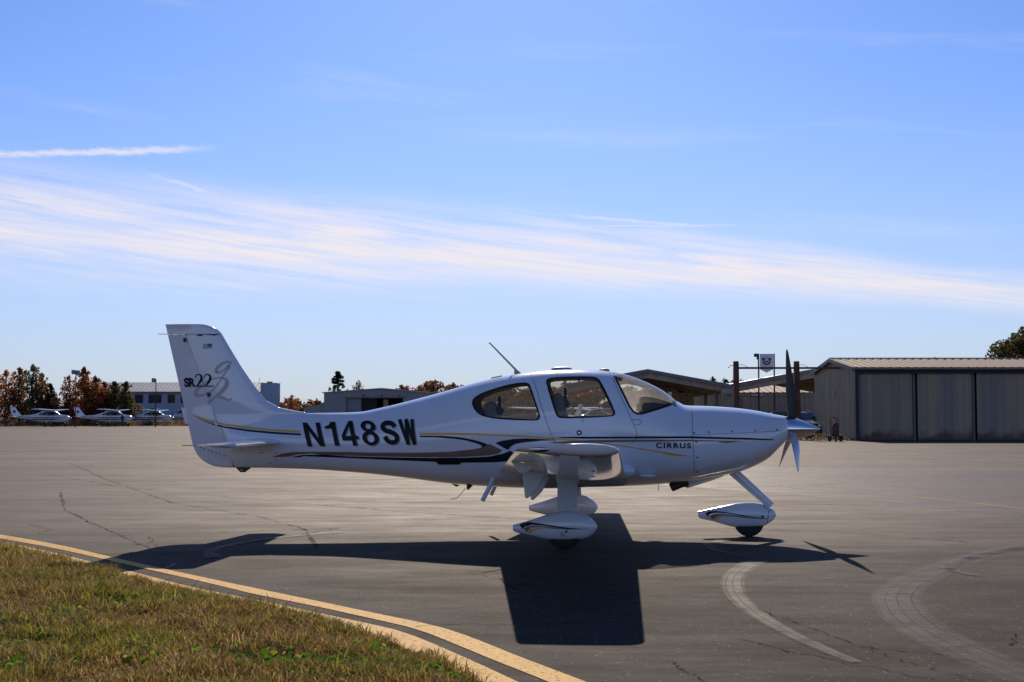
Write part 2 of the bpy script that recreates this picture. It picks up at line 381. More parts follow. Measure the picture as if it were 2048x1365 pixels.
# closing caps at the nose and at the tail
be = [e for e in bmf.edges if e.is_boundary]
for xx in (RINGS[0], RINGS[-1]):
    lo, hi = min(p[0] for p in xx) - 1e-3, max(p[0] for p in xx) + 1e-3
    es = [e for e in be if all(lo <= v.co.x <= hi for v in e.verts)]
    try: bmesh.ops.edgeloop_fill(bmf, edges=es)
    except Exception: pass
bmesh.ops.recalc_face_normals(bmf, faces=bmf.faces)
me = bpy.data.meshes.new('fuselage'); bmf.to_mesh(me); bmf.free()
FUS = link('fuselage', me, 'white_paint', AC, True); me.materials.append(M['inner'])
md = FUS.modifiers.new('shell', 'SOLIDIFY'); md.thickness = .028; md.offset = -1; md.material_offset = 1; md.material_offset_rim = 1

def project(x, z, bvh, off, side=-1):
    h = bvh.ray_cast(Vector((x, side * 4, z)), Vector((0, -side, 0)))
    if h[0] is None: h = bvh.find_nearest(Vector((x, side * .3, z)))
    n = h[1]
    if n.y * side < 0: n = -n
    return h[0] + n * off
def lay(name, tris, mat, parent, bvh, off=.003, grid=.05, side=-1):
    """tris: list of three (x, z) corners; cut on a grid and laid on the skin"""
    bm = bmesh.new()
    for t in tris:
        try: bm.faces.new([bm.verts.new((p[0], 0, p[1])) for p in t])
        except Exception: pass
    bmesh.ops.remove_doubles(bm, verts=bm.verts, dist=1e-5)
    if not bm.verts: bm.free(); return None
    for ax in (0, 2):
        lo, hi = min(v.co[ax] for v in bm.verts), max(v.co[ax] for v in bm.verts); c = math.ceil(lo / grid) * grid
        while c < hi:
            co = [0, 0, 0]; no = [0, 0, 0]; co[ax] = c; no[ax] = 1
            bmesh.ops.bisect_plane(bm, geom=bm.verts[:] + bm.edges[:] + bm.faces[:], dist=1e-6, plane_co=co, plane_no=no); c += grid
    for v in bm.verts: v.co = project(v.co.x, v.co.z, bvh, off, side)
    me = bpy.data.meshes.new(name); bm.to_mesh(me); bm.free()
    return link(name, me, mat, parent, True)
def poly_tris(loop):
    return [[loop[i] for i in t] for t in tessellate_polygon([[Vector((p[0], p[1], 0)) for p in loop]])]
def ribbon(path, w):
    L_, Rr = [], []
    for i, p in enumerate(path):
        a, b = Vector(path[max(i - 1, 0)]), Vector(path[min(i + 1, len(path) - 1)]); d = (b - a).normalized(); n = Vector((-d.y, d.x))
        ww = (w[i] if isinstance(w, (list, tuple)) else w) / 2
        L_.append((p[0] + n.x * ww, p[1] + n.y * ww)); Rr.append((p[0] - n.x * ww, p[1] - n.y * ww))
    out = []
    for i in range(len(path) - 1): out += [[L_[i], L_[i + 1], Rr[i + 1]], [L_[i], Rr[i + 1], Rr[i]]]
    return out
def text_tris(txt, quad, bold=.0, condense=None, shift=(0, 0)):
    """lettering from the built-in font, stretched on a quad of (x, z) corners: top-left, bottom-left, bottom-right, top-right"""
    cu = bpy.data.curves.new('letters', 'FONT'); cu.body = txt; cu.offset = bold; cu.space_character = condense or 1.0; cu.resolution_u = 6
    ob = bpy.data.objects.new('letters', cu); COL.objects.link(ob)
    bpy.context.view_layer.update()
    m_ = ob.evaluated_get(bpy.context.evaluated_depsgraph_get()).to_mesh(); m_.calc_loop_triangles()
    V = np.array([v.co[:2] for v in m_.vertices]); T = [tuple(t.vertices) for t in m_.loop_triangles]
    lo, hi = V.min(0), V.max(0); V = (V - lo) / (hi - lo)
    bpy.data.objects.remove(ob); bpy.data.curves.remove(cu)
    q = [Vector(p) for p in quad]
    def mp(u, v): return tuple(((q[1] * (1 - u) + q[2] * u) * (1 - v) + (q[0] * (1 - u) + q[3] * u) * v) + Vector(shift))
    return [[mp(*V[i]) for i in t] for t in T]

# glazing, rubber seals
for k in POLY:
    bm = clip_pane(POLY[k], .006)
    halves = [0] if k == 'windscreen' else [-1, 1]
    for hlf in halves:
        b2 = bm.copy()
        if hlf: bmesh.ops.delete(b2, geom=[v for v in b2.verts if v.co.y * hlf < 0], context='VERTS')
        me = bpy.data.meshes.new(k); b2.to_mesh(me); b2.free()
        pane = link(k, me, 'wglass' if k == 'windscreen' else 'glass', AC, True)
        path = POLY[k] if k != 'windscreen' else [(.655,1.90),(.829,1.534),(.871,1.477),(.913,1.452),(.969,1.452),(1.153,1.506),(1.36,1.576),(1.40,1.60)]
        c = Vector((sum(p[0] for p in path) / len(path), sum(p[1] for p in path) / len(path)))
        if k != 'windscreen':
            tr = []
            ins = [tuple(Vector(p) + (c - Vector(p)).normalized() * .016) for p in path]; ous = [tuple(Vector(p) - (c - Vector(p)).normalized() * .006) for p in path]
            for i in range(len(path)):
                j = (i + 1) % len(path); tr += [[ous[i], ous[j], ins[j]], [ous[i], ins[j], ins[i]]]
            lay('window_seal', tr, 'black', pane, BV_FUS, .002, .05, hlf)
        else:
            for sd in (-1, 1): lay('window_seal', ribbon(path, .022), 'black', pane, BV_FUS, .002, .05, sd)
    bm.free()

# fin, rudder and the cap on top of it
def naca(s, c=1.0): return 5 * c * (.2969 * math.sqrt(max(s, 0)) - .126 * s - .3516 * s * s + .2843 * s ** 3 - .1015 * s ** 4)
finLE = lin([(1.30,-3.3),(1.45,-3.06),(1.472,-3.09),(1.491,-3.224),(1.53,-3.41),(1.613,-3.571),(1.753,-3.69),(1.811,-3.734),(2.025,-3.885),(2.267,-4.037),(2.439,-4.138),(2.47,-4.17),(2.507,-4.223),(2.535,-4.30),(2.545,-4.34),(2.554,-4.42),(2.557,-4.47)])
rudTE = lin([(2.56,-4.841),(1.067,-4.476),(.979,-4.437),(.93,-4.40),(.878,-4.343),(.838,-4.27),(.815,-4.206),(.802,-4.09),(.798,-4.0)])
fTh = lin([(.8,.05),(1.3,.058),(1.6,.058),(2.56,.034)])
def fin_ring(z, s0, s1, n=16):
    le, te = finLE(z), rudTE(z); up_, dn = [], []
    for i in range(n + 1):
        q = i / n; s = s0 + (s1 - s0) * (1 - math.cos(q * math.pi)) / 2 if s0 == 0 else s0 + (s1 - s0) * q
        y = naca(s) / .5 * fTh(z) + .0015
        up_.append((le + (te - le) * s, y, z)); dn.append((le + (te - le) * s, -y, z))
    return up_ + dn[::-1]
def sfrac(z, x): return (x - finLE(z)) / (rudTE(z) - finLE(z))
zf = [1.30, 1.38, 1.44] + list(np.arange(1.462, 1.54, .003)) + list(np.arange(1.542, 1.66, .008)) + list(np.arange(1.66, 2.42, .04)) + [2.424]
FIN = MB().rings([fin_ring(z, 0, sfrac(z, hinge(z) + .002)) for z in zf]).build('fin', 'white_paint', AC, True)
ztop = [2.428, 2.45, 2.47, 2.49, 2.507, 2.52, 2.535, 2.545, 2.551]
CAP = MB().rings([fin_ring(z, 0, 1) for z in ztop]).build('fin_tip', 'white_paint', AC, True)
def rud_ring(z, n=10):
    xh, te = hinge(z) - .002, rudTE(z); y0 = max(naca(max(.05, sfrac(z, xh))) / .5 * fTh(z), .03) if z > 1.45 else lin([(.79,.052),(1.1,.056),(1.45,.05)])(z)
    up_, dn = [], []
    for i in range(n + 1):
        q = i / n; y = y0 * (1 - q) ** .85 + .0025
        up_.append((xh + (te - xh) * q, y, z)); dn.append((xh + (te - xh) * q, -y, z))
    return up_ + dn[::-1]
RUD = MB().rings([rud_ring(float(z)) for z in [.801, .806, .815, .83, .85, .88, .92, .96, 1.0, 1.06] + list(np.arange(1.12, 2.40, .08)) + [2.423]]).build('rudder', 'white_paint', AC, True)
MB().prism([(-4.628, 1.53), (-4.578, 1.33), (-4.530, 1.33), (-4.580, 1.53)], 'y', -.004, .004).build('trim_tab', 'white_paint', RUD)
MB().tube([(-4.80, 0, 2.43), (-4.93, 0, 2.432)], .004, 6).build('static_wick', 'dark_metal', CAP)
MB().box(-4.60, -4.56, -.045, -.035, 2.33, 2.38).build('hinge_bracket', 'plastic', RUD, bevel=.004)
MB().box(-4.29, -4.25, -.062, -.05, 1.66, 1.71).build('hinge_bracket', 'plastic', RUD, bevel=.004)
MB().box(-4.43, -4.36, -.05, -.036, 2.405, 2.425).build('hinge_bracket', 'plastic', CAP, bevel=.004)
MB().prism([(-4.085, 1.03), (-4.05, 1.045), (-4.03, 1.0), (-4.0, .95), (-3.975, .86), (-3.955, .80), (-3.985, .80), (-4.02, .90), (-4.065, .96)], 'y', -.05, .05).build('hinge_gap', 'plastic', AC)
def bvh_of(objs):
    V, Fc = [], []
    for o in objs:
        n = len(V); V += [v.co.copy() for v in o.data.vertices]; Fc += [[i + n for i in p.vertices] for p in o.data.polygons]
    return BVHTree.FromPolygons(V, Fc)
bm0 = bm_fus(True); V0 = [v.co.copy() for v in bm0.verts]; bm0.verts.index_update(); F0 = [[v.index for v in f.verts] for f in bm0.faces]; bm0.free()
def combo(objs):
    V, Fc = list(V0), list(F0)
    for o in objs:
        n = len(V); V += [v.co.copy() for v in o.data.vertices]; Fc += [[i + n for i in p.vertices] for p in o.data.polygons]
    return BVHTree.FromPolygons(V, Fc)
BV_ALL = combo([FIN, RUD, CAP])

STRIPES = {
    'tail_gold': ('gold', [(-4.513, 1.462),(-4.381, 1.417),(-4.226, 1.371),(-4.072, 1.334),(-3.759, 1.296),(-3.436, 1.267),(-3.111, 1.25),(-3.11, 1.223),(-3.433, 1.243),(-3.754, 1.269),(-4.071, 1.311),(-4.257, 1.356),(-4.381, 1.399)]),
    'tail_dark': ('black', [(-4.489, 1.447),(-4.38, 1.39),(-4.226, 1.337),(-4.071, 1.299),(-3.752, 1.259),(-3.433, 1.234),(-3.101, 1.215),(-3.1, 1.193),(-3.431, 1.21),(-3.75, 1.236),(-4.071, 1.281),(-4.225, 1.323),(-4.38, 1.383)]),
    'gold_line': ('gold', [(-1.634, 1.23),(-1.217, 1.231),(-1.266, 1.231),(-0.83, 1.222),(-0.4, 1.202),(-0.047, 1.179),(0.305, 1.146),(0.726, 1.091),(1.005, 1.05),(1.257, 1.012),(1.544, 0.961),(1.299, 0.973),(1.201, 1.003),(0.865, 1.059),(0.585, 1.094),(0.305, 1.126),(-0.047, 1.156),(-0.4, 1.184),(-0.83, 1.2),(-1.266, 1.207),(-1.634, 1.202)]),
    'loop': ('black', [(-1.627, 1.194),(-1.358, 1.195),(-1.147, 1.179),(-0.965, 1.146),(-0.854, 1.112),(-0.806, 1.092),(-0.841, 1.068),(-0.896, 1.054),(-0.882, 1.078),(-0.937, 1.105),(-1.077, 1.143),(-1.217, 1.161),(-1.428, 1.176),(-1.626, 1.178)]),
    'brown_swoosh': ('taupe', [(-3.467, 0.93),(-3.332, 0.976),(-3.191, 0.996),(-2.802, 1.0),(-2.484, 0.999),(-2.213, 0.992),(-1.641, 0.995),(-1.287, 1.008),(-1.007, 1.037),(-0.868, 1.062),(-0.792, 1.103),(-0.645, 1.028),(-0.69, 0.991),(-0.8, 0.97),(-1.078, 0.951),(-1.5, 0.944),(-1.927, 0.946),(-2.502, 0.956),(-2.865, 0.966),(-2.958, 0.978),(-3.129, 0.969),(-3.255, 0.939)]),
    'black_swoosh': ('black', [(-3.24, 0.931),(-3.067, 0.962),(-2.803, 0.965),(-2.503, 0.948),(-1.928, 0.937),(-1.5, 0.935),(-1.079, 0.94),(-0.8, 0.956),(-0.635, 0.991),(-0.552, 1.025),(-0.45, 0.964),(-0.512, 0.909),(-0.733, 0.89),(-1.15, 0.882),(-1.431, 0.89),(-1.929, 0.907),(-2.504, 0.928),(-2.939, 0.942),(-3.06, 0.947),(-3.115, 0.932)]),
    'crescent': ('black', [(-0.726, 1.112),(-0.657, 1.138),(-0.514, 1.16),(-0.372, 1.168),(-0.174, 1.16),(-0.018, 1.151),(-0.018, 1.148),(-0.188, 1.142),(-0.372, 1.125),(-0.486, 1.106),(-0.543, 1.075),(-0.579, 1.032)]),
    'black_line': ('black', [(-0.047, 1.185),(0.305, 1.188),(0.866, 1.19),(0.945, 1.193),(1.528, 1.193),(2.184, 1.175),(2.486, 1.158),(2.486, 1.147),(2.184, 1.154),(1.528, 1.17),(0.945, 1.17),(0.866, 1.169),(0.305, 1.165),(0.066, 1.172)]),
    'taupe_line': ('taupe', [(-0.117, 1.123),(0.136, 1.137),(0.375, 1.151),(0.866, 1.155),(0.945, 1.154),(1.528, 1.154),(1.828, 1.145),(2.139, 1.14),(1.934, 1.115),(1.881, 1.122),(1.828, 1.135),(1.528, 1.135),(0.945, 1.131),(0.866, 1.132),(0.375, 1.119),(0.094, 1.107),(-0.033, 1.114)]),
    'np_black': ('black', [(1.728, 0.273),(1.769, 0.296),(1.852, 0.303),(1.965, 0.292),(2.119, 0.267),(2.273, 0.242),(2.376, 0.229),(2.452, 0.219),(2.452, 0.214),(2.273, 0.231),(2.119, 0.254),(1.965, 0.279),(1.862, 0.284),(1.8, 0.276),(1.769, 0.26),(1.763, 0.229)]),
    'np_taupe': ('taupe', [(1.781, 0.232),(1.81, 0.26),(1.862, 0.273),(1.965, 0.269),(2.119, 0.249),(2.273, 0.226),(2.452, 0.212),(2.273, 0.217),(2.119, 0.236),(1.965, 0.25),(1.882, 0.245),(1.836, 0.227),(1.82, 0.201)]),
    'np_gold': ('gold', [(1.825, 0.203),(1.846, 0.227),(1.892, 0.24),(1.975, 0.243),(2.067, 0.235),(1.964, 0.234),(1.903, 0.23),(1.877, 0.216),(1.856, 0.198)]),
    'mp_black': ('black', [(-0.382, 0.25),(-0.341, 0.276),(-0.269, 0.286),(-0.167, 0.277),(0.016, 0.252),(0.169, 0.233),(0.362, 0.217),(0.169, 0.218),(0.016, 0.234),(-0.147, 0.257),(-0.249, 0.261),(-0.32, 0.241),(-0.341, 0.21)]),
    'mp_taupe': ('taupe', [(-0.331, 0.22),(-0.29, 0.249),(-0.188, 0.257),(0.016, 0.231),(0.22, 0.215),(0.016, 0.22),(-0.147, 0.235),(-0.249, 0.228),(-0.285, 0.204),(-0.3, 0.18)]),
    'mp_gold': ('gold', [(-0.29, 0.18),(-0.269, 0.21),(-0.188, 0.227),(-0.086, 0.226),(-0.167, 0.214),(-0.228, 0.2),(-0.259, 0.175)]),
}
for i, (k, (c, p)) in enumerate(STRIPES.items()):
    if k[:3] in ('np_', 'mp_'): continue
    lay('stripe', poly_tris(p), c, AC, BV_ALL, .0022 + .0004 * i, .05)
# registration, maker's name, type on the fin
GLY = {
 'N': [(-3.094, 1.346),(-3.04, 1.346),(-2.874, 1.162),(-2.931, 1.346),(-2.876, 1.346),(-2.792, 1.067),(-2.85, 1.067),(-3.006, 1.252),(-2.953, 1.063),(-3.006, 1.063)],
 '1': [(-2.745, 1.356),(-2.686, 1.356),(-2.612, 1.075),(-2.668, 1.073),(-2.72, 1.278),(-2.804, 1.275),(-2.81, 1.302),(-2.762, 1.315)],
 '4': [(-2.521, 1.366),(-2.471, 1.366),(-2.421, 1.192),(-2.383, 1.19),(-2.375, 1.152),(-2.41, 1.151),(-2.389, 1.076),(-2.444, 1.074),(-2.461, 1.138),(-2.574, 1.136),(-2.591, 1.192)],
 '4h': [(-2.508, 1.306),(-2.545, 1.187),(-2.473, 1.19)],
 '8a': [(-2.178, 1.305),(-2.176, 1.29),(-2.179, 1.276),(-2.187, 1.263),(-2.199, 1.253),(-2.214, 1.245),(-2.233, 1.24),(-2.253, 1.238),(-2.273, 1.24),(-2.294, 1.245),(-2.313, 1.253),(-2.331, 1.263),(-2.345, 1.276),(-2.356, 1.29),(-2.362, 1.304),(-2.364, 1.319),(-2.361, 1.333),(-2.354, 1.346),(-2.343, 1.357),(-2.328, 1.365),(-2.31, 1.37),(-2.289, 1.371),(-2.268, 1.37),(-2.247, 1.365),(-2.227, 1.357),(-2.209, 1.346),(-2.195, 1.334),(-2.184, 1.32)],
 '8ah': [(-2.233, 1.303),(-2.232, 1.296),(-2.233, 1.289),(-2.236, 1.283),(-2.24, 1.278),(-2.246, 1.274),(-2.253, 1.272),(-2.261, 1.271),(-2.269, 1.271),(-2.278, 1.274),(-2.285, 1.278),(-2.292, 1.283),(-2.298, 1.289),(-2.303, 1.296),(-2.306, 1.303),(-2.307, 1.31),(-2.306, 1.317),(-2.304, 1.323),(-2.299, 1.329),(-2.294, 1.333),(-2.287, 1.335),(-2.279, 1.336),(-2.27, 1.335),(-2.262, 1.333),(-2.254, 1.329),(-2.247, 1.324),(-2.241, 1.317),(-2.236, 1.311)],
 '8b': [(-2.129, 1.164),(-2.127, 1.145),(-2.131, 1.127),(-2.14, 1.111),(-2.153, 1.098),(-2.17, 1.087),(-2.19, 1.081),(-2.212, 1.079),(-2.235, 1.081),(-2.258, 1.087),(-2.28, 1.097),(-2.299, 1.11),(-2.315, 1.127),(-2.326, 1.145),(-2.333, 1.163),(-2.335, 1.182),(-2.331, 1.201),(-2.323, 1.217),(-2.31, 1.23),(-2.293, 1.24),(-2.273, 1.247),(-2.251, 1.249),(-2.227, 1.247),(-2.204, 1.241),(-2.182, 1.231),(-2.163, 1.217),(-2.147, 1.201),(-2.136, 1.183)],
 '8bh': [(-2.184, 1.162),(-2.183, 1.151),(-2.184, 1.141),(-2.188, 1.132),(-2.194, 1.125),(-2.201, 1.119),(-2.21, 1.115),(-2.22, 1.114),(-2.231, 1.115),(-2.242, 1.119),(-2.252, 1.124),(-2.261, 1.132),(-2.268, 1.141),(-2.274, 1.151),(-2.277, 1.162),(-2.278, 1.172),(-2.277, 1.182),(-2.274, 1.191),(-2.268, 1.199),(-2.261, 1.205),(-2.252, 1.208),(-2.242, 1.209),(-2.231, 1.208),(-2.22, 1.205),(-2.21, 1.199),(-2.201, 1.191),(-2.193, 1.182),(-2.188, 1.172)],
 'S': [(-1.941, 1.299),(-1.972, 1.338),(-2.033, 1.35),(-2.084, 1.33),(-2.091, 1.291),(-2.058, 1.257),(-1.99, 1.239),(-1.926, 1.212),(-1.901, 1.161),(-1.92, 1.121),(-1.974, 1.113),(-2.022, 1.132),(-2.058, 1.182)],
 'W0': [(-1.886, 1.386),(-1.768, 1.094)],
 'W1': [(-1.805, 1.39),(-1.768, 1.094)],
 'W2': [(-1.805, 1.39),(-1.694, 1.094)],
 'W3': [(-1.733, 1.39),(-1.691, 1.094)],
}
def glyphs(sh=(0, 0)):
    mv = lambda l: [(x + sh[0], z + sh[1]) for x, z in l]
    t = poly_tris(mv(GLY['N'])) + poly_tris(mv(GLY['1']))
    def holed(o, h):
        L_ = [[Vector((*q, 0)) for q in mv(o)], [Vector((*q, 0)) for q in mv(h)][::-1]]; fl_ = [tuple(q[:2]) for l in L_ for q in l]
        return [[fl_[i] for i in f] for f in tessellate_polygon(L_)]
    t += holed(GLY['4'], GLY['4h']) + holed(GLY['8a'], GLY['8ah']) + holed(GLY['8b'], GLY['8bh'])
    t += ribbon(chaikin(mv(GLY['S']), 2, False), .054)
    for k in range(4): t += ribbon(mv(GLY['W%d' % k]), .040)
    return t
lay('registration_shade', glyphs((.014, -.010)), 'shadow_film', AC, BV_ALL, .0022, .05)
lay('registration_lettering', glyphs(), 'black', AC, BV_ALL, .0040, .05)
lay('maker_lettering', text_tris('CIRRUS', [(1.128,1.123),(1.128,1.057),(1.529,1.054),(1.53,1.117)], .034, 1.25), 'black', AC, BV_ALL, .004, .05)
lay('type_lettering', text_tris('SR', [(-4.598,1.894),(-4.583,1.778),(-4.438,1.778),(-4.452,1.894)], .052, .95), 'black', AC, BV_ALL, .004, .05)
def two(x0, z0, w, h):
    P = [(.02,.70),(.06,.86),(.2,.965),(.42,1.0),(.64,.95),(.76,.80),(.72,.62),(.55,.42),(.3,.2),(.03,.035)]
    W_ = [.05,.045,.05,.055,.07,.11,.12,.10,.07,.05]
    P = chaikin([(a, b) for a, b in P], 2, False); ws = np.interp(np.linspace(0, 9, len(P)), range(10), W_)
    sh = lambda a, b: (x0 + a * w - b * .014, z0 + b * h)
    t = ribbon([sh(*p) for p in P], [float(v) * w * 2.6 for v in ws])
    for q in ([sh(.0, .0), sh(1.0, .0), sh(.98, .085)], [sh(.0, .0), sh(.98, .085), sh(.06, .07)], [sh(1.0, .0), sh(1.06, .17), sh(.98, .16)]): t.append(q)
    return t
lay('type_lettering', two(-4.436, 1.783, .105, .152) + two(-4.324, 1.783, .105, .152), 'black', AC, BV_ALL, .0042, .05)
G1 = [(-3.999,2.055),(-4.02,2.085),(-4.055,2.088),(-4.119,2.062),(-4.182,2.006),(-4.188,1.962),(-4.15,1.949),(-4.08,1.993),(-4.01,2.055),(-4.055,1.98),(-4.105,1.905),(-4.155,1.824),(-4.211,1.756),(-4.28,1.706),(-4.369,1.675),(-4.432,1.675),(-4.446,1.712),(-4.421,1.756),(-4.345,1.818),(-4.244,1.874),(-4.143,1.899),(-4.066,1.88),(-4.04,1.837),(-4.065,1.774),(-4.128,1.706),(-4.191,1.662),(-4.247,1.612),(-4.285,1.587)]
GW = [1.45 * v for v in [.02,.025,.022,.02,.03,.03,.02,.015,.028,.02,.012,.01,.012,.014,.02,.03,.035,.03,.016,.012,.014,.026,.038,.036,.028,.022,.022,.03]]
gp = chaikin(G1, 2, False); gw = [float(v) for v in np.interp(np.linspace(0, len(G1) - 1, len(gp)), range(len(G1)), GW)]
lay('fin_emblem', ribbon(gp, gw), 'grey_film', AC, BV_ALL, .0022, .05)
gt = chaikin([(-4.21,1.649),(-4.165,1.668),(-4.115,1.656),(-4.051,1.624),(-4.013,1.618),(-3.981,1.643)], 2, False)
lay('fin_emblem', ribbon(gt, [.012 + .022 * math.sin(math.pi * min(1, i / len(gt) + .12)) for i in range(len(gt))]), 'grey_film', AC, BV_ALL, .0026, .05)
lay('flag_decal', [[(-4.355,2.308),(-4.355,2.247),(-4.243,2.247)],[(-4.355,2.308),(-4.243,2.247),(-4.243,2.308)]], 'grey_film', AC, BV_ALL, .0022)
lay('flag_canton', [[(-4.297,2.308),(-4.297,2.272),(-4.243,2.272)],[(-4.297,2.308),(-4.243,2.272),(-4.243,2.308)]], 'blue_film', AC, BV_ALL, .0034)
# panel joints, screws, locks
for p, w in (([(-.334,1.94),(-.265,1.777),(-.174,1.491),(-.117,1.322),(-.061,1.182),(-.026,1.118)], .0045),
             ([(.598,1.948),(.647,1.848),(.743,1.618),(.853,1.379),(.88,1.316),(.908,1.239),(.905,1.169),(.852,1.113)], .0045),
             ([(.853,1.383),(.951,1.383),(.969,1.362),(.944,1.33),(.888,1.32)], .006),
             ([(1.556,1.535),(1.548,1.269),(1.558,1.04),(1.572,.777)], .0045), ([(1.549,1.211),(2.038,1.228),(2.603,1.256)], .0035),
             ([(-.835,1.845),(-.82,1.857),(-.70,1.885),(-.685,1.872)], .0045),
             ([(-4.14, 2.426), (-4.5, 2.426), (-4.80, 2.426)], .004)):
    lay('panel_joint', ribbon(p, w), 'seam', AC, BV_ALL, .0045, .06)
def disc(x, z, r, n=10): return [[(x, z), (x + r * math.cos(2 * math.pi * i / n), z + r * math.sin(2 * math.pi * i / n)), (x + r * math.cos(2 * math.pi * (i + 1) / n), z + r * math.sin(2 * math.pi * (i + 1) / n))] for i in range(n)]
SCREWS = [(1.564,1.235),(1.736,1.24),(2.004,1.248),(2.271,1.258),(2.534,1.268),(1.59,1.128),(1.60,.951),(1.605,.783),(-4.372,1.042),(-4.326,1.025),(-4.274,1.008),(-4.222,.993),(-4.173,.979),(-4.124,.964),(-4.072,.947),(-3.853,1.015),(-3.617,.984),(-3.578,.981),(-3.489,1.017),(-3.411,.982),(-3.412,.897),(-3.49,.859)]
for x, z in SCREWS: lay('screw', disc(x, z, .010 if x > 0 else .008), 'seam', AC, BV_ALL, .005, .5)
lay('door_lock', disc(.247, 1.234, .030, 16), 'plastic', AC, BV_ALL, .006, .5)
lay('lock_core', disc(.247, 1.234, .009, 10), 'chrome', AC, BV_ALL, .009, .5)
# handle, vent and fairing on the side
HB = [(-1.43,.924),(-1.408,.938),(-1.162,.943),(-1.128,.926),(-1.129,.885),(-1.158,.863),(-1.404,.861),(-1.431,.89)]
lay('door_handle_pad', poly_tris(HB), 'black', AC, BV_ALL, .010, .05)
def blob(name, c, r, mat, parent, n=14, sq=2.0):
    mb = MB(); rs = []
    for i in range(n + 1):
        a = -math.pi / 2 + math.pi * i / n; x = r[0] * math.sin(a); q = max(.03, math.cos(a)) ** (2 / sq)
        rs.append([(c[0] + x, c[1] + r[1] * q * math.cos(t), c[2] + r[2] * q * math.sin(t)) for t in [2 * math.pi * k / 16 for k in range(16)]])
    return mb.rings(rs).build(name, mat, parent, True)
for sd in (-1, 1):
    blob('air_vent', (1.03, sd * .56, .735), (.10, .05, .022), 'white_paint', AC)
    blob('root_fairing', (.70, sd * .55, .79), (.19, .10, .085), 'white_paint', AC)
blob('cabin_antenna', (.03, 0, 1.985), (.13, .05, .035), 'grey_metal', AC)
blob('cabin_antenna', (.54, 0, 1.972), (.065, .035, .024), 'dark_metal', AC)
MB().prism([(-.82,1.868),(-.69,1.895),(-.688,1.913),(-.70,1.916),(-.82,1.89)], 'y', -.05, .05).build('antenna_plate', 'grey_metal', AC, bevel=.004)
MB().prism([(-.545,1.92),(-.44,1.93),(-.50,1.975),(-.838,2.316),(-.856,2.312),(-.545,1.985)], 'y', -.009, .009).build('whip_antenna', 'grey_metal', AC, bevel=.004)
MB().tube([(-1.08,-.1,.60),(-1.13,-.1,.55),(-1.22,-.1,.45),(-1.30,-.1,.43)], .004, 6).build('belly_antenna', 'dark_metal', AC)
MB().prism([(-1.20,.595),(-1.30,.612),(-1.24,.575)], 'y', -.02, .02).build('belly_drain', 'dark_metal', AC)
MB().prism([(-1.03,.60),(-1.11,.605),(-1.10,.545),(-1.09,.54)], 'y', -.11, -.09).build('belly_fin', 'dark_metal', AC)
MB().tube([(1.17,-.2,.62),(1.17,-.2,.545)], .004, 6).build('fuel_drain', 'dark_metal', AC)
MB().prism([(-3.94,.80),(-3.75,.80),(-3.83,.742),(-3.88,.742)], 'y', -.02, .02).build('tail_skid', 'plastic', AC, bevel=.005)
MB().lathe([(-.006, .012), (.006, .012)], (-3.86, -.026, .768), 'y', 12).build('skid_eye', 'chrome', AC)

# tailplane
def foil(xle, xte, y, z, t, s0=0.0, s1=1.0, n=14, camber=0.0):
    c = xle - xte; up_, dn = [], []
    for i in range(n + 1):
        q = i / n; s = s0 + (s1 - s0) * (1 - math.cos(q * math.pi)) / 2
        h = naca(s) * t * c + .0015; m_ = camber * c * 4 * s * (1 - s)
        up_.append((xle - c * s, y, z + m_ + h)); dn.append((xle - c * s, y, z + m_ - h))
    return up_ + dn[::-1]
for sd in (-1, 1):
    def sec(y):
        q = (y - .06) / 1.89; return -3.36 - .07 * q, -4.10 + .22 * q
    ys = [.06, .3, .8, 1.3, 1.7, 1.875]
    st = MB().rings([foil(*sec(y), sd * y, 1.108, .10, 0, .62) for y in ys]).build('tailplane', 'white_paint', AC, True)
    ev = MB().rings([foil(*sec(y), sd * y, 1.108, .10, .63, 1.0, 8) for y in [.11, .5, 1.0, 1.5, 1.88]]).build('elevator', 'white_paint', st, True)
    horn = MB()
    horn.rings([foil(-3.43 - .05 * k, -3.89 + .04 * k, sd * (1.882 + .03 * k), 1.108, .125 * max(.12, math.sqrt(1 - (k / 3.1) ** 2)), 0, 1) for k in (0, 1, 2, 2.6, 3)])
    horn.build('elevator_horn', 'white_paint', st, True)
    MB().tube([(-3.87, sd * 1.93, 1.108), (-4.02, sd * 1.93, 1.11)], .004, 6).build('static_wick', 'dark_metal', st)
    blob('tailplane_fairing', (-3.55, sd * .12, 1.112), (.32, .075, .045), 'white_paint', st)

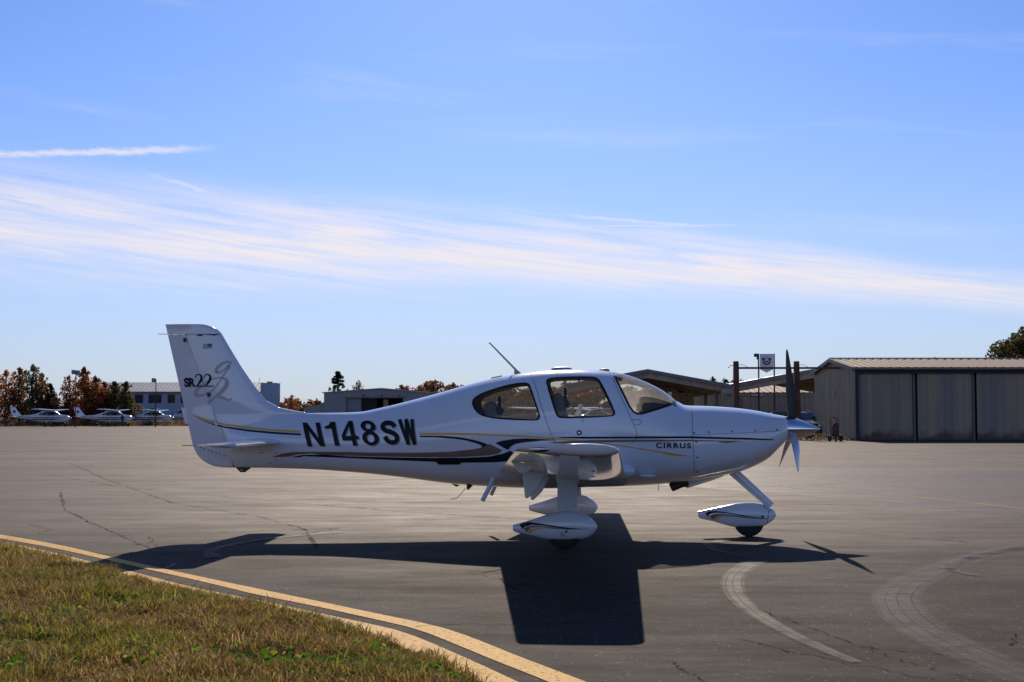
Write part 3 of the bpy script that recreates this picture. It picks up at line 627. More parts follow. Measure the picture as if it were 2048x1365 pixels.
# wings
def wing_sec(y):
    q = max(0, (y - .62) / 5.18); return .775 - .135 * q, -.69 + .52 * q, .765 + (y - .62) * .0757, .148 - .028 * q
TIPK = [(0, 1), (.035, .985), (.062, .90), (.078, .74), (.088, .48), (.092, .12)]
for sd in (-1, 1):
    def ring(y, s0, s1, n=22, kz=1.0, dx=0.0):
        # towards the tip the lower skin curls up to meet the upper one
        le, te, z, t = wing_sec(y); return foil(le - dx, te + dx * .3, sd * y, z + (1 - kz) * t * .42 * (le - te), t * kz, s0, s1, n, .012)
    WG = MB().rings([ring(y, 0, .73) for y in (.30, .62, 1.2, 2, 2.9, 2.95, 3.6, 4.4, 5.0, 5.22)]).build('wing', 'white_paint', AC, True)
    MB().rings([ring(y, .715, 1, 12, .965) for y in (.66, 1.2, 2.0, 2.90)]).build('flap', 'white_paint', WG, True)
    MB().rings([ring(y, .715, 1, 12, .965) for y in (2.91, 3.6, 4.4, 5.2)]).build('aileron', 'white_paint', WG, True)
    MB().rings([ring(5.224, 0, 1), ring(5.5, 0, 1)] + [ring(5.72 + a, 0, 1, 22, k, .10 * (1 - k)) for a, k in TIPK]).build('wing_tip', 'white_paint', WG, True)
    le, te, z, t = wing_sec(5.78)
    blob('position_light', (.02, sd * 5.795, z + .012), (.085, .03, .024), 'chrome', WG)
    for y in (1.05, 2.25):
        _, _, z, _ = wing_sec(y); k = (z - .888)
        MB().prism([(-.32, z - .02), (-.07, z - .045), (-.165, z - .22), (-.262, z - .315), (-.29, z - .31)], 'y', sd * y - .022, sd * y + .022).build('flap_hinge', 'white_paint', WG, bevel=.012)
    _, _, z, _ = wing_sec(3.9)
    MB().prism([(-.33, z), (-.08, z - .04), (-.2, z - .11), (-.25, z - .11)], 'y', sd * 3.9 - .012, sd * 3.9 + .012).build('aileron_hinge', 'white_paint', WG, bevel=.004)
    MB().lathe([(-.004, .022), (.004, .022)], (.42, sd * 2.6, wing_sec(2.6)[2] - .10), 'z', 12).build('tie_down_ring', 'dark_metal', WG)
    # main leg, wheel fairing, tyre
    leg = MB(); rs = []
    for q in np.linspace(0, 1, 8):
        y = 1.12 + .53 * q; z = .80 - .46 * q; c = .118 - .010 * math.sin(q * 3.14); tt = .034
        rs.append([(.125 + c * math.copysign(abs(math.cos(a)) ** .75, math.cos(a)), sd * (y + tt * math.sin(a) * .75), z + tt * math.sin(a) * .6) for a in [2 * math.pi * k / 20 for k in range(20)]])
    LEG = leg.rings(rs).build('main_gear_leg', 'white_paint', AC, True)
    rs = []
    for q, gro in ((0, 1.22), (.5, 1.16), (1, 1.04)):
        y = 1.10 + .14 * q; z = .835 - .15 * q
        rs.append([(.125 + .118 * gro * math.cos(a), sd * (y + .05 * gro * math.sin(a)), z + .03 * math.sin(a)) for a in [2 * math.pi * k / 20 for k in range(20)]])
    MB().rings(rs).build('leg_cuff', 'white_paint', LEG, True)
    pt = lin([(-.452,.255),(-.383,.272),(-.24,.315),(-.09,.366),(.064,.402),(.167,.408),(.3,.378),(.402,.317),(.44,.27),(.455,.242)])
    pb = lin([(-.452,.192),(-.419,.172),(-.193,.118),(-.049,.086),(.115,.084),(.33,.104),(.422,.164),(.45,.215),(.455,.238)])
    pw = lin([(-.452,.055),(-.3,.075),(-.1,.115),(.12,.128),(.28,.115),(.38,.085),(.44,.045),(.455,.008)])
    rs = []
    for x in [-.452, -.43, -.38, -.3, -.2, -.1, 0, .08, .15, .22, .3, .36, .4, .43, .445, .453]:
        zt, zb, w = pt(x), pb(x), pw(x); zm, h = (zt + zb) / 2, (zt - zb) / 2
        rs.append([(x, sd * 1.65 + w * math.copysign(abs(math.cos(a)) ** .8, math.cos(a)), zm + h * math.copysign(abs(math.sin(a)) ** .85, math.sin(a))) for a in [2 * math.pi * k / 28 for k in range(28)]])
    PANT = MB().rings(rs).build('wheel_fairing', 'white_paint', AC, True)
    bv = bvh_of([PANT])
    if sd < 0:
        for k in ('mp_black', 'mp_taupe', 'mp_gold'):
            lay('stripe', poly_tris(STRIPES[k][1]), STRIPES[k][0], PANT, bv, .003, .05)
        lay('screw', disc(.125, .195, .015), 'seam', PANT, bv, .003, .5); lay('access_cover', disc(.085, .165, .028, 14), 'grey_film', PANT, bv, .003, .5)
    MB().lathe([(-.075, .09), (-.078, .15), (-.06, .185), (-.02, .198), (.02, .198), (.06, .185), (.078, .15), (.075, .09)], (.1, sd * 1.65, .197), 'y', 32).build('tyre', 'rubber', AC, True)
    # cabin step
    MB().tube([(-.755, sd * .50, .70), (-.79, sd * .54, .62), (-.872, sd * .62, .45)], .027, 12).build('cabin_step', 'white_paint', AC, True)

# nose leg
NL = MB(); rs = []
for q in np.linspace(0, 1, 6):
    x = 2.03 + .475 * q; z = .80 - .44 * q; c = .060 - .008 * q
    rs.append([(x + c * math.cos(a) * .70, .030 * math.sin(a), z + c * math.cos(a) * .66) for a in [2 * math.pi * k / 16 for k in range(16)]])
NLEG = NL.rings(rs).build('nose_gear_leg', 'white_paint', AC, True)
pt = lin([(1.645,.293),(1.9,.352),(2.115,.398),(2.25,.407),(2.348,.404),(2.42,.372),(2.474,.348),(2.53,.322),(2.556,.29),(2.568,.262)])
pb = lin([(1.645,.235),(1.66,.211),(1.824,.178),(2.0,.125),(2.094,.105),(2.364,.107),(2.436,.132),(2.526,.189),(2.555,.225),(2.568,.258)])
pw = lin([(1.645,.03),(1.8,.065),(2.0,.095),(2.2,.105),(2.4,.098),(2.5,.07),(2.55,.035),(2.568,.006)])
rs = []
for x in [1.645, 1.67, 1.74, 1.82, 1.92, 2.02, 2.1, 2.2, 2.3, 2.37, 2.43, 2.48, 2.52, 2.545, 2.56, 2.567]:
    zt, zb, w = pt(x), pb(x), pw(x); zm, h = (zt + zb) / 2, (zt - zb) / 2
    rs.append([(x, w * math.copysign(abs(math.cos(a)) ** .8, math.cos(a)), zm + h * math.copysign(abs(math.sin(a)) ** .85, math.sin(a))) for a in [2 * math.pi * k / 28 for k in range(28)]])
NP = MB().rings(rs).build('nose_wheel_fairing', 'white_paint', AC, True); bv = bvh_of([NP])
for k in ('np_black', 'np_taupe', 'np_gold'): lay('stripe', poly_tris(STRIPES[k][1]), STRIPES[k][0], NP, bv, .003, .05)
for x, z, r in ((2.394, .242, .016), (2.36, .247, .0045), (2.305, .192, .0045), (2.47, .30, .008)): lay('screw', disc(x, z, r), 'seam', NP, bv, .004, .5)
lay('panel_joint', ribbon([(2.468, .30), (2.462, .24), (2.452, .18), (2.44, .14)], .005), 'seam', NP, bv, .003, .05)
lay('panel_joint', ribbon([(2.37, .385), (2.42, .355), (2.468, .325), (2.53, .31)], .005), 'seam', NP, bv, .003, .05)
MB().lathe([(-.062, .08), (-.064, .13), (-.05, .165), (-.018, .176), (.018, .176), (.05, .165), (.064, .13), (.062, .08)], (2.245, 0, .175), 'y', 32).build('nose_tyre', 'rubber', AC, True)
# exhaust scoop and pipes
sc = MB(); rs = []
for x, zb_, w in ((1.95, .71, .10), (1.80, .655, .13), (1.64, .603, .15), (1.52, .565, .155), (1.49, .585, .15)):
    rs.append([(x, w * math.cos(a), (zb_ + .10) + .10 * math.copysign(abs(math.sin(a)) ** .7, math.sin(a))) for a in [2 * math.pi * k / 20 for k in range(20)]])
sc.rings(rs).build('exhaust_scoop', 'white_paint', AC, True)
for sd in (-1, 1): MB().tube([(1.52, sd * .12, .64), (1.44, sd * .13, .625), (1.325, sd * .13, .575)], [.045, .046, .046], 14, False).build('exhaust_pipe', 'dark_metal', AC, True)

# propeller
PR = MB().lathe([(0, .150), (.05, .147), (.13, .128), (.22, .095), (.30, .058), (.37, .026), (.41, .008), (.418, .001)], (2.684, 0, 1.272), 'x', 40).build('spinner', 'chrome', AC, True)
MB().lathe([(0, .11), (.02, .11)], (2.668, 0, 1.272), 'x', 24).build('spinner_backplate', 'plastic', AC)
for bi in range(3):
    ang = R(120 * bi); rs = []
    for r in (.08, .14, .2, .28, .38, .5, .62, .74, .84, .90, .935, .948):
        c = float(np.interp(r, [.08, .2, .35, .5, .7, .85, .93, .948], [.085, .125, .155, .135, .098, .066, .04, .014])); pit = R(float(np.interp(r, [.08, .2, .4, .7, .95], [62, 54, 45, 36, 30])))
        th_ = float(np.interp(r, [.08, .16, .3, .6, .95], [.07, .045, .024, .012, .006])); ring = []
        for k in range(14):
            a = 2 * math.pi * k / 14; u, v = c / 2 * math.cos(a), th_ / 2 * math.sin(a)
            x = 2.765 + u * math.sin(pit) + v * math.cos(pit) - .075 * max(0, r - .25); tn = -u * math.cos(pit) + v * math.sin(pit)
            # radial direction starts straight up
            ring.append((x, -(r * math.sin(ang)) + tn * math.cos(ang), 1.272 + r * math.cos(ang) + tn * math.sin(ang)))
        rs.append(ring)
    MB().rings(rs).build('propeller_blade', 'blade' if bi == 0 else 'blade_face', AC, True)

# cabin: floor, seats, glareshield, panel
MB().box(-.9, 1.2, -.33, .33, .70, .74).build('cabin_floor', 'seat', AC)
def seat(x, y, top):
    prof = [(x + .12, 1.0), (x + .02, top - .08), (x - .01, top - .02), (x - .06, top), (x - .11, top - .02), (x - .13, top - .10), (x - .06, 1.0)]
    b = MB().prism(chaikin(prof, 1), 'y', y - .19, y + .19).build('seat', 'seat', AC, True, bevel=.03)
    MB().prism([(x - .05, .95), (x + .45, .98), (x + .48, 1.05), (x + .44, 1.12), (x + .0, 1.10)], 'y', y - .21, y + .21).build('seat_cushion', 'seat', b, True, bevel=.03)
for y in (-.30, .30): seat(.05, y, 1.70); seat(-.74, y, 1.60)
MB().prism(chaikin([(.955, 1.30), (.955, 1.60), (.965, 1.655), (.99, 1.662), (1.12, 1.645), (1.30, 1.585), (1.40, 1.55), (1.40, 1.30)], 1), 'y', -.44, .44).build('glareshield', 'dash', AC, True, bevel=.02)
MB().box(.93, .955, -.46, .46, 1.10, 1.58).build('instrument_panel', 'plastic', AC, bevel=.01)
for sd in (-1, 1):
    MB().tube([(.95, sd * .34, 1.46), (.86, sd * .34, 1.47), (.84, sd * .36, 1.50)], .016, 8).build('side_yoke', 'plastic', AC, True)
    MB().prism([(.655, 1.90), (.755, 1.875), (.75, 1.845), (.66, 1.85)], 'y', sd * .10, sd * .30).build('sun_visor', 'plastic', AC, bevel=.004)
MB().box(.225, .245, -.01, .01, 1.84, 1.95).build('ceiling_post', 'plastic', AC)

AM = Matrix.Translation((.57, 16.55, 0)) @ Matrix.Rotation(R(-3.7), 4, 'Z')
def headset(x, y, z, label, s=1.0, tilt=0.0):
    p = AM @ Vector((x, y, z)); h = thing('headset', label, 'headset', p, R(-3.7), 'headsets in the cabin')
    MB().tube([(0, .10 * s * math.cos(a), .13 * s * math.sin(a)) for a in [math.pi * k / 12 for k in range(13)]], .014 * s, 8).build('headband', 'plastic', h, True)
    for sd in (-1, 1): MB().lathe([(-.025, .03), (-.02, .048), (.02, .048), (.025, .03)], (0, sd * .10 * s, -.03), 'y', 16).build('ear_cup', 'plastic', h, True)
    MB().tube([(0, -.10 * s, -.06), (.06, -.09, -.09), (.10, -.05, -.08)], .006, 6).build('microphone_boom', 'plastic', h, True)
headset(.08, -.30, 1.60, 'black headset hung over the grey seat behind the large door window', 1.1)
headset(-.70, -.30, 1.52, 'black headset on the grey seat behind the teardrop rear window', 1.0)

# ================================================================== the ground
def ground_mat():
    m, N, L, b = nodes_of('dry_grass_ground')
    tc = N.new('ShaderNodeTexCoord'); P = tc.outputs['Object']
    def nz(s, d=6):
        t = N.new('ShaderNodeTexNoise'); t.inputs['Scale'].default_value = s; t.inputs['Detail'].default_value = d; L.new(P, t.inputs['Vector']); return t.outputs[0]
    r = N.new('ShaderNodeValToRGB'); L.new(nz(.35), r.inputs[0]); e = r.color_ramp.elements
    e[0].position = .3; e[0].color = (.075, .050, .026, 1); e[1].position = .7; e[1].color = (.13, .11, .045, 1)
    x = e.new(.52); x.color = (.10, .066, .034, 1)
    r2 = N.new('ShaderNodeValToRGB'); L.new(nz(22), r2.inputs[0]); r2.color_ramp.elements[0].color = (.35, .35, .35, 1); r2.color_ramp.elements[1].color = (1.5, 1.5, 1.5, 1)
    mx = N.new('ShaderNodeMixRGB'); mx.blend_type = 'MULTIPLY'; mx.inputs[0].default_value = 1; L.new(r.outputs[0], mx.inputs[1]); L.new(r2.outputs[0], mx.inputs[2])
    L.new(mx.outputs[0], b.inputs['Base Color']); b.inputs['Roughness'].default_value = .95; b.inputs['Specular IOR Level'].default_value = .1
    bp = N.new('ShaderNodeBump'); bp.inputs['Strength'].default_value = .8; bp.inputs['Distance'].default_value = .03; L.new(nz(40), bp.inputs['Height']); L.new(bp.outputs[0], b.inputs['Normal'])
    return m
M['earth'] = ground_mat()
def worn_mat(name, col, cover, scale, rough=.7, spec=.3):
    """a film on the asphalt with holes worn in it (paint, scuffs, tar)"""
    m, N, L, b = nodes_of(name); out = N['Material Output']
    tc = N.new('ShaderNodeTexCoord'); t = N.new('ShaderNodeTexNoise'); t.inputs['Scale'].default_value = scale; t.inputs['Detail'].default_value = 8; t.inputs['Roughness'].default_value = .7
    L.new(tc.outputs['Object'], t.inputs['Vector'])
    r = N.new('ShaderNodeMapRange'); r.inputs[1].default_value = cover[0]; r.inputs[2].default_value = cover[1]; r.inputs[3].default_value = cover[2]; r.inputs[4].default_value = cover[3]; L.new(t.outputs[0], r.inputs[0])
    t2 = N.new('ShaderNodeTexNoise'); t2.inputs['Scale'].default_value = 5; t2.inputs['Detail'].default_value = 6; L.new(tc.outputs['Object'], t2.inputs['Vector'])
    rr = N.new('ShaderNodeValToRGB'); rr.color_ramp.elements[0].color = (*[c * .72 for c in col], 1); rr.color_ramp.elements[1].color = (*[min(1, c * 1.15) for c in col], 1); L.new(t2.outputs[0], rr.inputs[0])
    L.new(rr.outputs[0], b.inputs['Base Color']); b.inputs['Roughness'].default_value = rough; b.inputs['Specular IOR Level'].default_value = spec
    tr = N.new('ShaderNodeBsdfTransparent'); mx = N.new('ShaderNodeMixShader'); L.new(r.outputs[0], mx.inputs[0]); L.new(tr.outputs[0], mx.inputs[1]); L.new(b.outputs[0], mx.inputs[2]); L.new(mx.outputs[0], out.inputs[0])
    return m
M['yellow_paint'] = worn_mat('yellow_paint', (.68, .37, .065), (.33, .46, .2, 1.0), 30, .75, .2)
M['faded_yellow'] = worn_mat('faded_yellow', (.50, .30, .08), (.38, .58, .1, .85), 24, .8, .2)
M['scuff'] = worn_mat('tyre_scuff', (.15, .122, .10), (.30, .66, .03, .24), 3, .54, .14)
M['tread'] = worn_mat('tread_groove', (.02, .018, .016), (.25, .75, .05, .38), 5, .95, .02)
M['pale_strip'] = worn_mat('worn_pale_paving', (.20, .16, .128), (.3, .7, .15, .5), 1.2, .50, .20)
M['tar'] = worn_mat('crack_tar', (.014, .013, .012), (.38, .60, .05, .8), 14, .98, .0)
M['tar_soft'] = worn_mat('seam_tar', (.016, .015, .015), (.42, .65, 0, .7), 6, .98, .0)

kind(MB().add([(-5000, -600, -.06), (5000, -600, -.06), (5000, 6000, -.06), (-5000, 6000, -.06)], [(0, 1, 2, 3)]).build('ground', 'earth', fix=False), 'structure')
APR = kind(MB().add([(-260, -40, 0), (90, -40, 0), (90, 79.4, 0), (20, 79.4, 0), (13, 84, 0), (8, 130, 0), (24, 150, 0), (24, 196, 0), (-260, 207, 0)], [tuple(range(9))]).build('apron', 'asphalt', fix=False), 'structure')
kind(MB().add([(8.4, 79.9, -.004), (90, 79.9, -.004), (90, 150, -.004), (8.4, 150, -.004)], [(0, 1, 2, 3)]).build('hangar_yard', 'asphalt', fix=False), 'structure')
mesh('worn_strip', [(x, y, .0022) for x, y in [(-6,40),(1.5,32),(4.4,26.2),(6.2,23.0),(7.1,19.6),(14,17.5),(30,24),(30,38),(13,36.5),(5,40),(-4,46)]], [tuple(range(11))], 'pale_strip', APR)
def strip(path, w, z, name, mat, jag=0.0, sub=1, seed=0):
    r_ = random.Random(seed); p = [Vector((a, b)) for a, b in path]; q = []
    for i in range(len(p) - 1):
        for k in range(sub):
            v = p[i].lerp(p[i + 1], k / sub)
            if jag and (i or k): v = v + Vector((r_.gauss(0, jag), r_.gauss(0, jag)))
            q.append(v)
    q.append(p[-1]); V, Fc = [], []
    for i, v in enumerate(q):
        d = (q[min(i + 1, len(q) - 1)] - q[max(i - 1, 0)]).normalized(); n = Vector((-d.y, d.x)); ww = (w[0] + (w[1] - w[0]) * i / (len(q) - 1) if isinstance(w, tuple) else w) / 2
        if jag: ww *= r_.uniform(.4, 1.5)
        V += [(v.x + n.x * ww, v.y + n.y * ww, z), (v.x - n.x * ww, v.y - n.y * ww, z)]
    for i in range(len(q) - 1): Fc.append((2 * i, 2 * i + 1, 2 * i + 3, 2 * i + 2))
    return mesh(name, V, Fc, mat, APR)
def band(a, b, z, name, mat):
    """a painted line given by its two edges"""
    a = chaikin(a, 2, False); b = chaikin(b, 2, False); n = 60
    def rs(p):
        p = np.array(p); d = np.r_[0, np.cumsum(np.hypot(*np.diff(p, axis=0).T))]; t = np.linspace(0, d[-1], n); return np.c_[np.interp(t, d, p[:, 0]), np.interp(t, d, p[:, 1])]
    a, b = rs(a), rs(b); V = [(x, y, z) for x, y in a] + [(x, y, z) for x, y in b]
    return mesh(name, V, [(i, i + 1, n + i + 1, n + i) for i in range(n - 1)], mat, APR)
L1U = [(-8.8,19.6),(-6.16,16.65),(-5.03,15.36),(-4.04,13.98),(-3.28,12.96),(-2.36,11.77),(-1.53,10.72),(-.89,9.9),(-.49,9.41),(-.24,8.9),(.07,8.16),(.4,7.46),(.75,6.6),(1.3,5.0),(1.7,3.4)]
L1L = [(-8.6,19.1),(-5.96,16.11),(-4.87,14.87),(-3.4,12.89),(-2.46,11.66),(-2.11,11.14),(-1.48,10.41),(-1.02,9.8),(-.66,9.34),(-.42,8.83),(-.1,8.09),(.2,7.46),(.55,6.6),(1.1,5.0),(1.5,3.4)]
L2U = [(-8.5,18.7),(-5.82,15.73),(-4.7,14.36),(-4.16,13.6),(-3.49,12.71),(-2.67,11.53),(-2.05,10.84),(-1.49,10.15),(-.92,9.45),(-.7,9.15),(-.41,8.51),(-.16,7.92),(.03,7.46),(.38,6.6),(.93,5.0),(1.33,3.4)]
L2L = [(x - .17, y - .16) for x, y in L2U]
band(L1U, L1L, .004, 'yellow_line', 'yellow_paint'); band(L2U, L2L, .004, 'yellow_line', 'yellow_paint')
strip([(-2.5, 36), (1.5, 32.5), (5.3, 28.2), (7.0, 24.9), (7.89, 21.31), (8.8, 17.0)], .13, .004, 'taxi_line', 'faded_yellow', 0, 8)
TM1 = [(9.5,18.6),(7.4,16.9),(5.73,15.48),(4.89,14.63),(3.97,13.3),(3.3,12.09),(2.98,11.4),(2.77,10.78),(2.59,9.85),(2.53,9.07),(2.54,8.43),(2.58,7.82),(2.62,7.46),(2.75,6.4),(2.9,5)]
TM2 = [(2.3,13.7),(2.14,13.3),(1.87,12.47),(1.72,11.73),(1.62,10.78),(1.62,9.85),(1.68,9.07),(1.76,8.49),(1.86,8.0)]
TM3 = [(5.57,15.2),(4.77,14.36),(4.2,13.5),(3.95,12.95),(3.93,12.6),(4.05,12.3)]
TM4 = [(2.35,15.9),(2.1,15.4),(2.02,14.9),(2.1,14.4),(2.3,14.0)]
TM5 = [(-2.9,13.9),(-3.1,14.6),(-3.0,15.4),(-2.6,16.2),(-2.0,16.9)]
def offs(p, o):
    out = []
    for i, v in enumerate(p):
        a, b = Vector(p[max(i - 1, 0)]), Vector(p[min(i + 1, len(p) - 1)]); d = (b - a).normalized(); out.append((v[0] - d.y * o, v[1] + d.x * o))
    return out
for ti, (P_, wd) in enumerate(((TM1, .40), (TM2, .27), (TM3, .24), (TM4, .2), (TM5, .2))):
    c_ = chaikin(P_, 3, False)
    for j_, f_ in enumerate((1.0, .8, .55)): strip(offs(c_, wd / 2), (wd * f_, wd * f_ * (.3 if wd < .35 else .9)), .005 + .0005 * j_ + .002 * ti, 'tyre_mark', 'scuff')
    if wd < .25: continue
    c_ = [v for v in c_ if v[1] < 13.2]
    for k in range(1, 4): strip(offs(c_, wd * k / 4 + .01 * (k % 2)), .009, .0068 + .002 * ti, 'tread_line', 'tread', 0, 1, k)
CR = [[(1.67,10.78),(1.78,10.36),(1.97,9.5),(2.15,8.58),(2.27,8.14),(2.42,7.68),(2.6,7.1)], [(2.15,8.58),(2.45,8.35),(2.8,8.2),(3.3,8.0)], [(.9,8.1),(1.0,7.7),(1.1,7.3)], [(-.65,9.38),(-.3,9.55),(.1,9.5),(.45,9.2)],
      [(-.4,12.6),(-.1,12.1),(.02,11.4),(.25,10.8)], [(.02,11.7),(.3,11.9),(.55,11.95)], [(-6.4,18.3),(-5.8,17.4),(-5.75,16.7),(-5.3,16.5),(-4.6,16.4),(-4.1,16.2)], [(-4.3,16.4),(-4.05,15.6),(-3.8,14.9)],
      [(1.4,8.9),(1.9,8.05),(2.3,7.5)], [(3.1,8.6),(3.3,9.1),(3.0,9.5)], [(2.2,12.1),(2.6,12.0),(3.2,12.3)], [(-.9,7.9),(-.3,7.4)]]
for i, c in enumerate(CR): strip(c, (.015, .007), .0045, 'crack', 'tar', .022, 9, i)
SE = [[(-13.5,42),(-9.5,32),(-5.6,22.7),(-3.6,19.6),(-2.6,17.4),(-2.1,14.9)], [(-11.5,34),(-8,28),(-4.4,23.6),(-1.4,20.4),(1.5,18.0)], [(-8.5,26),(-6.8,21.0),(-5.2,17.6),(-3.9,14.9)], [(-3.6,17.0),(-2.2,17.6),(-2.7,16.3)],
      [(3.5,40),(7.5,33),(11,29.5),(16,26)], [(1.0,26),(4,27.5),(9,30.5),(14,32)], [(3.2,22.5),(5.5,21.0),(8.2,20.2),(11,19.6)], [(-4,26),(2,24.5),(5,22.3),(6.2,21.9)], [(2.7,17.6),(4.2,16.8),(5.2,15.6)], [(-24,72),(-8,50),(2,42)], [(12,60),(24,48)], [(-60,120),(-20,80)], [(-5,30),(3,34),(10,39)]]
for i, c in enumerate(SE): strip(c, .045, .0042, 'paving_seam', 'tar_soft', .014, 10, 40 + i)

# ---------------------------------------------------------------- the grass verge in front
GE = [(-9.0,18.6),(-7.2,16.9),(-5.64,15.24),(-5.11,14.68),(-4.07,13.3),(-3.38,12.31),(-3.01,11.87),(-2.51,11.17),(-1.99,10.52),(-1.53,10.02),(-1.02,9.32),(-.82,8.94),(-.42,8.18),(-.2,7.68),(-.1,7.46),(.2,6.6),(.72,5.0),(1.1,3.4),(1.1,1.0)]
gx = lambda y: float(np.interp(y, [p[1] for p in GE][::-1], [p[0] for p in GE][::-1])) - .15     # verge edge: x at a given y
bm = bmesh.new(); NX, NY = 60, 120; grid = []
for j in range(NY + 1):
    y = 1.0 + 17.6 * j / NY; row = []
    for i in range(NX + 1):
        u = (i / NX) ** 1.7; e = gx(y) + .05 * noise.noise((y * 2.3, 1.7, 0)) + .03 * noise.noise((y * 7, 4, 0)); x = e - 9.5 * u; d = e - x
        z = -.01 + .035 * min(1, d / .25) + .05 * min(1, d / 2.5) * (noise.noise((x * .8, y * .8, 3)) * .6 + .5) + .012 * noise.noise((x * 5, y * 5, 1)) * min(1, d / .2)
        row.append(bm.verts.new((x, y, z)))
    grid.append(row)
for j in range(NY):
    for i in range(NX): bm.faces.new((grid[j][i], grid[j + 1][i], grid[j + 1][i + 1], grid[j][i + 1]))
bmesh.ops.recalc_face_normals(bm, faces=bm.faces)
me = bpy.data.meshes.new('verge'); bm.to_mesh(me)
if me.polygons[0].normal.z < 0: me.flip_normals()
BVG = BVHTree.FromBMesh(bm); bm.free()
kind(link('verge', me, 'earth', None, True), 'structure')
M['blade_leaf'] = leaf_mat('grass_blade', .48, .6); M['broad_leaf'] = leaf_mat('weed_leaf', .5, .85)
def gz(x, y):
    h = BVG.ray_cast(Vector((x, y, 1)), Vector((0, 0, -1))); return h[0].z if h[0] else 0.0
def colour_mesh(name, V, Fc, C, mat, parent=None):
    """from numpy arrays; C is one colour for each vertex"""
    me = bpy.data.meshes.new(name); V = np.asarray(V, np.float32); me.vertices.add(len(V)); me.vertices.foreach_set('co', V.ravel())
    Fc = np.asarray(Fc, np.int32); k = Fc.shape[1]; me.loops.add(Fc.size); me.loops.foreach_set('vertex_index', Fc.ravel())
    me.polygons.add(len(Fc)); me.polygons.foreach_set('loop_start', np.arange(0, Fc.size, k, dtype=np.int32)); me.polygons.foreach_set('loop_total', np.full(len(Fc), k, np.int32))
    at = me.color_attributes.new('col', 'FLOAT_COLOR', 'POINT'); at.data.foreach_set('color', np.c_[np.asarray(C, np.float32), np.ones(len(C), np.float32)].ravel())
    me.update(calc_edges=True); me.validate()
    return link(name, me, mat, parent)
rg = np.random.default_rng(5)
STRAW, BROWN, OLIVE, GREEN, FRESH = np.array((.36,.235,.10)), np.array((.20,.10,.042)), np.array((.21,.175,.030)), np.array((.085,.105,.016)), np.array((.26,.25,.03))
def blades(n, yr, wide, hsc, out=.04):
    y = yr[0] + (yr[1] - yr[0]) * rg.random(n); ed = np.array([gx(t) for t in y]); d = wide * rg.random(n) ** 1.15 - out; x = ed - d
    left = -.385 * y - .9; ok = x > left; x, y, d = x[ok], y[ok], d[ok]; n = len(x)
    z = np.array([gz(a, b) for a, b in zip(x, y)]) - .004
    p1 = np.array([noise.noise((a * .9, b * .9, 7)) for a, b in zip(x, y)]); p2 = np.array([noise.noise((a * 2.6, b * 2.6, 2)) for a, b in zip(x, y)])
    h = hsc * (.030 + .068 * rg.random(n) ** 2) * (1 + 1.15 * np.clip(p2, -.6, 1)); az = rg.random(n) * 2 * np.pi
    lean = (.35 + .9 * rg.random(n)) * h; w = (.0017 + .0028 * rg.random(n)) * (1 + (y - 7) * .03)
    dx, dy = np.cos(az), np.sin(az); fx, fy = -np.sin(az + rg.normal(0, .6, n)), np.cos(az + rg.normal(0, .6, n))
    B = np.c_[x, y, z]; F1 = np.c_[fx * w[:, None].T[0], fy * w, np.zeros(n)]
    mid = B + np.c_[dx * lean * .35, dy * lean * .35, h * .62]; tip = B + np.c_[dx * lean, dy * lean, h * (1 - .25 * rg.random(n))]
    V = np.stack([B - F1, B + F1, mid + F1 * .8, mid - F1 * .8, tip], 1).reshape(-1, 3)
    i = np.arange(n)[:, None] * 5; T = np.concatenate([i + [0, 1, 2], i + [0, 2, 3], i + [3, 2, 4]], 0)
    g = np.clip(.10 + 1.2 * p1 + .8 * p2 + rg.normal(0, .28, n), 0, 1)[:, None]; s = rg.random(n)[:, None]
    c = np.where(s < .30, STRAW, np.where(s < .62, BROWN, OLIVE)) * (1 - g) + np.where(s < .5, OLIVE, np.where(s < .8, FRESH, GREEN)) * g
    c = c * (.75 + .95 * rg.random((n, 1)))
    return V, T, np.repeat(c, 5, 0)
parts_ = [blades(120000, (6.2, 9.5), 4.6, .95), blades(75000, (9.5, 13), 3.6, 1.0), blades(26000, (13, 17), 2.8, 1.1), blades(4500, (6.4, 11), .30, 1.1, .08), blades(2500, (11, 16), .30, 1.1, .08), blades(4500, (6.4, 11), 4.0, 1.7, -.28)]
V, T, C, o_ = [], [], [], 0
for v, t, c in parts_: V.append(v); T.append(t + o_); C.append(c); o_ += len(v)
go = colour_mesh('verge_grass', np.concatenate(V), np.concatenate(T), np.concatenate(C), 'blade_leaf')
kind(go, 'stuff'); tag(go, 'short dry brown and green grass on the verge in front', 'grass')
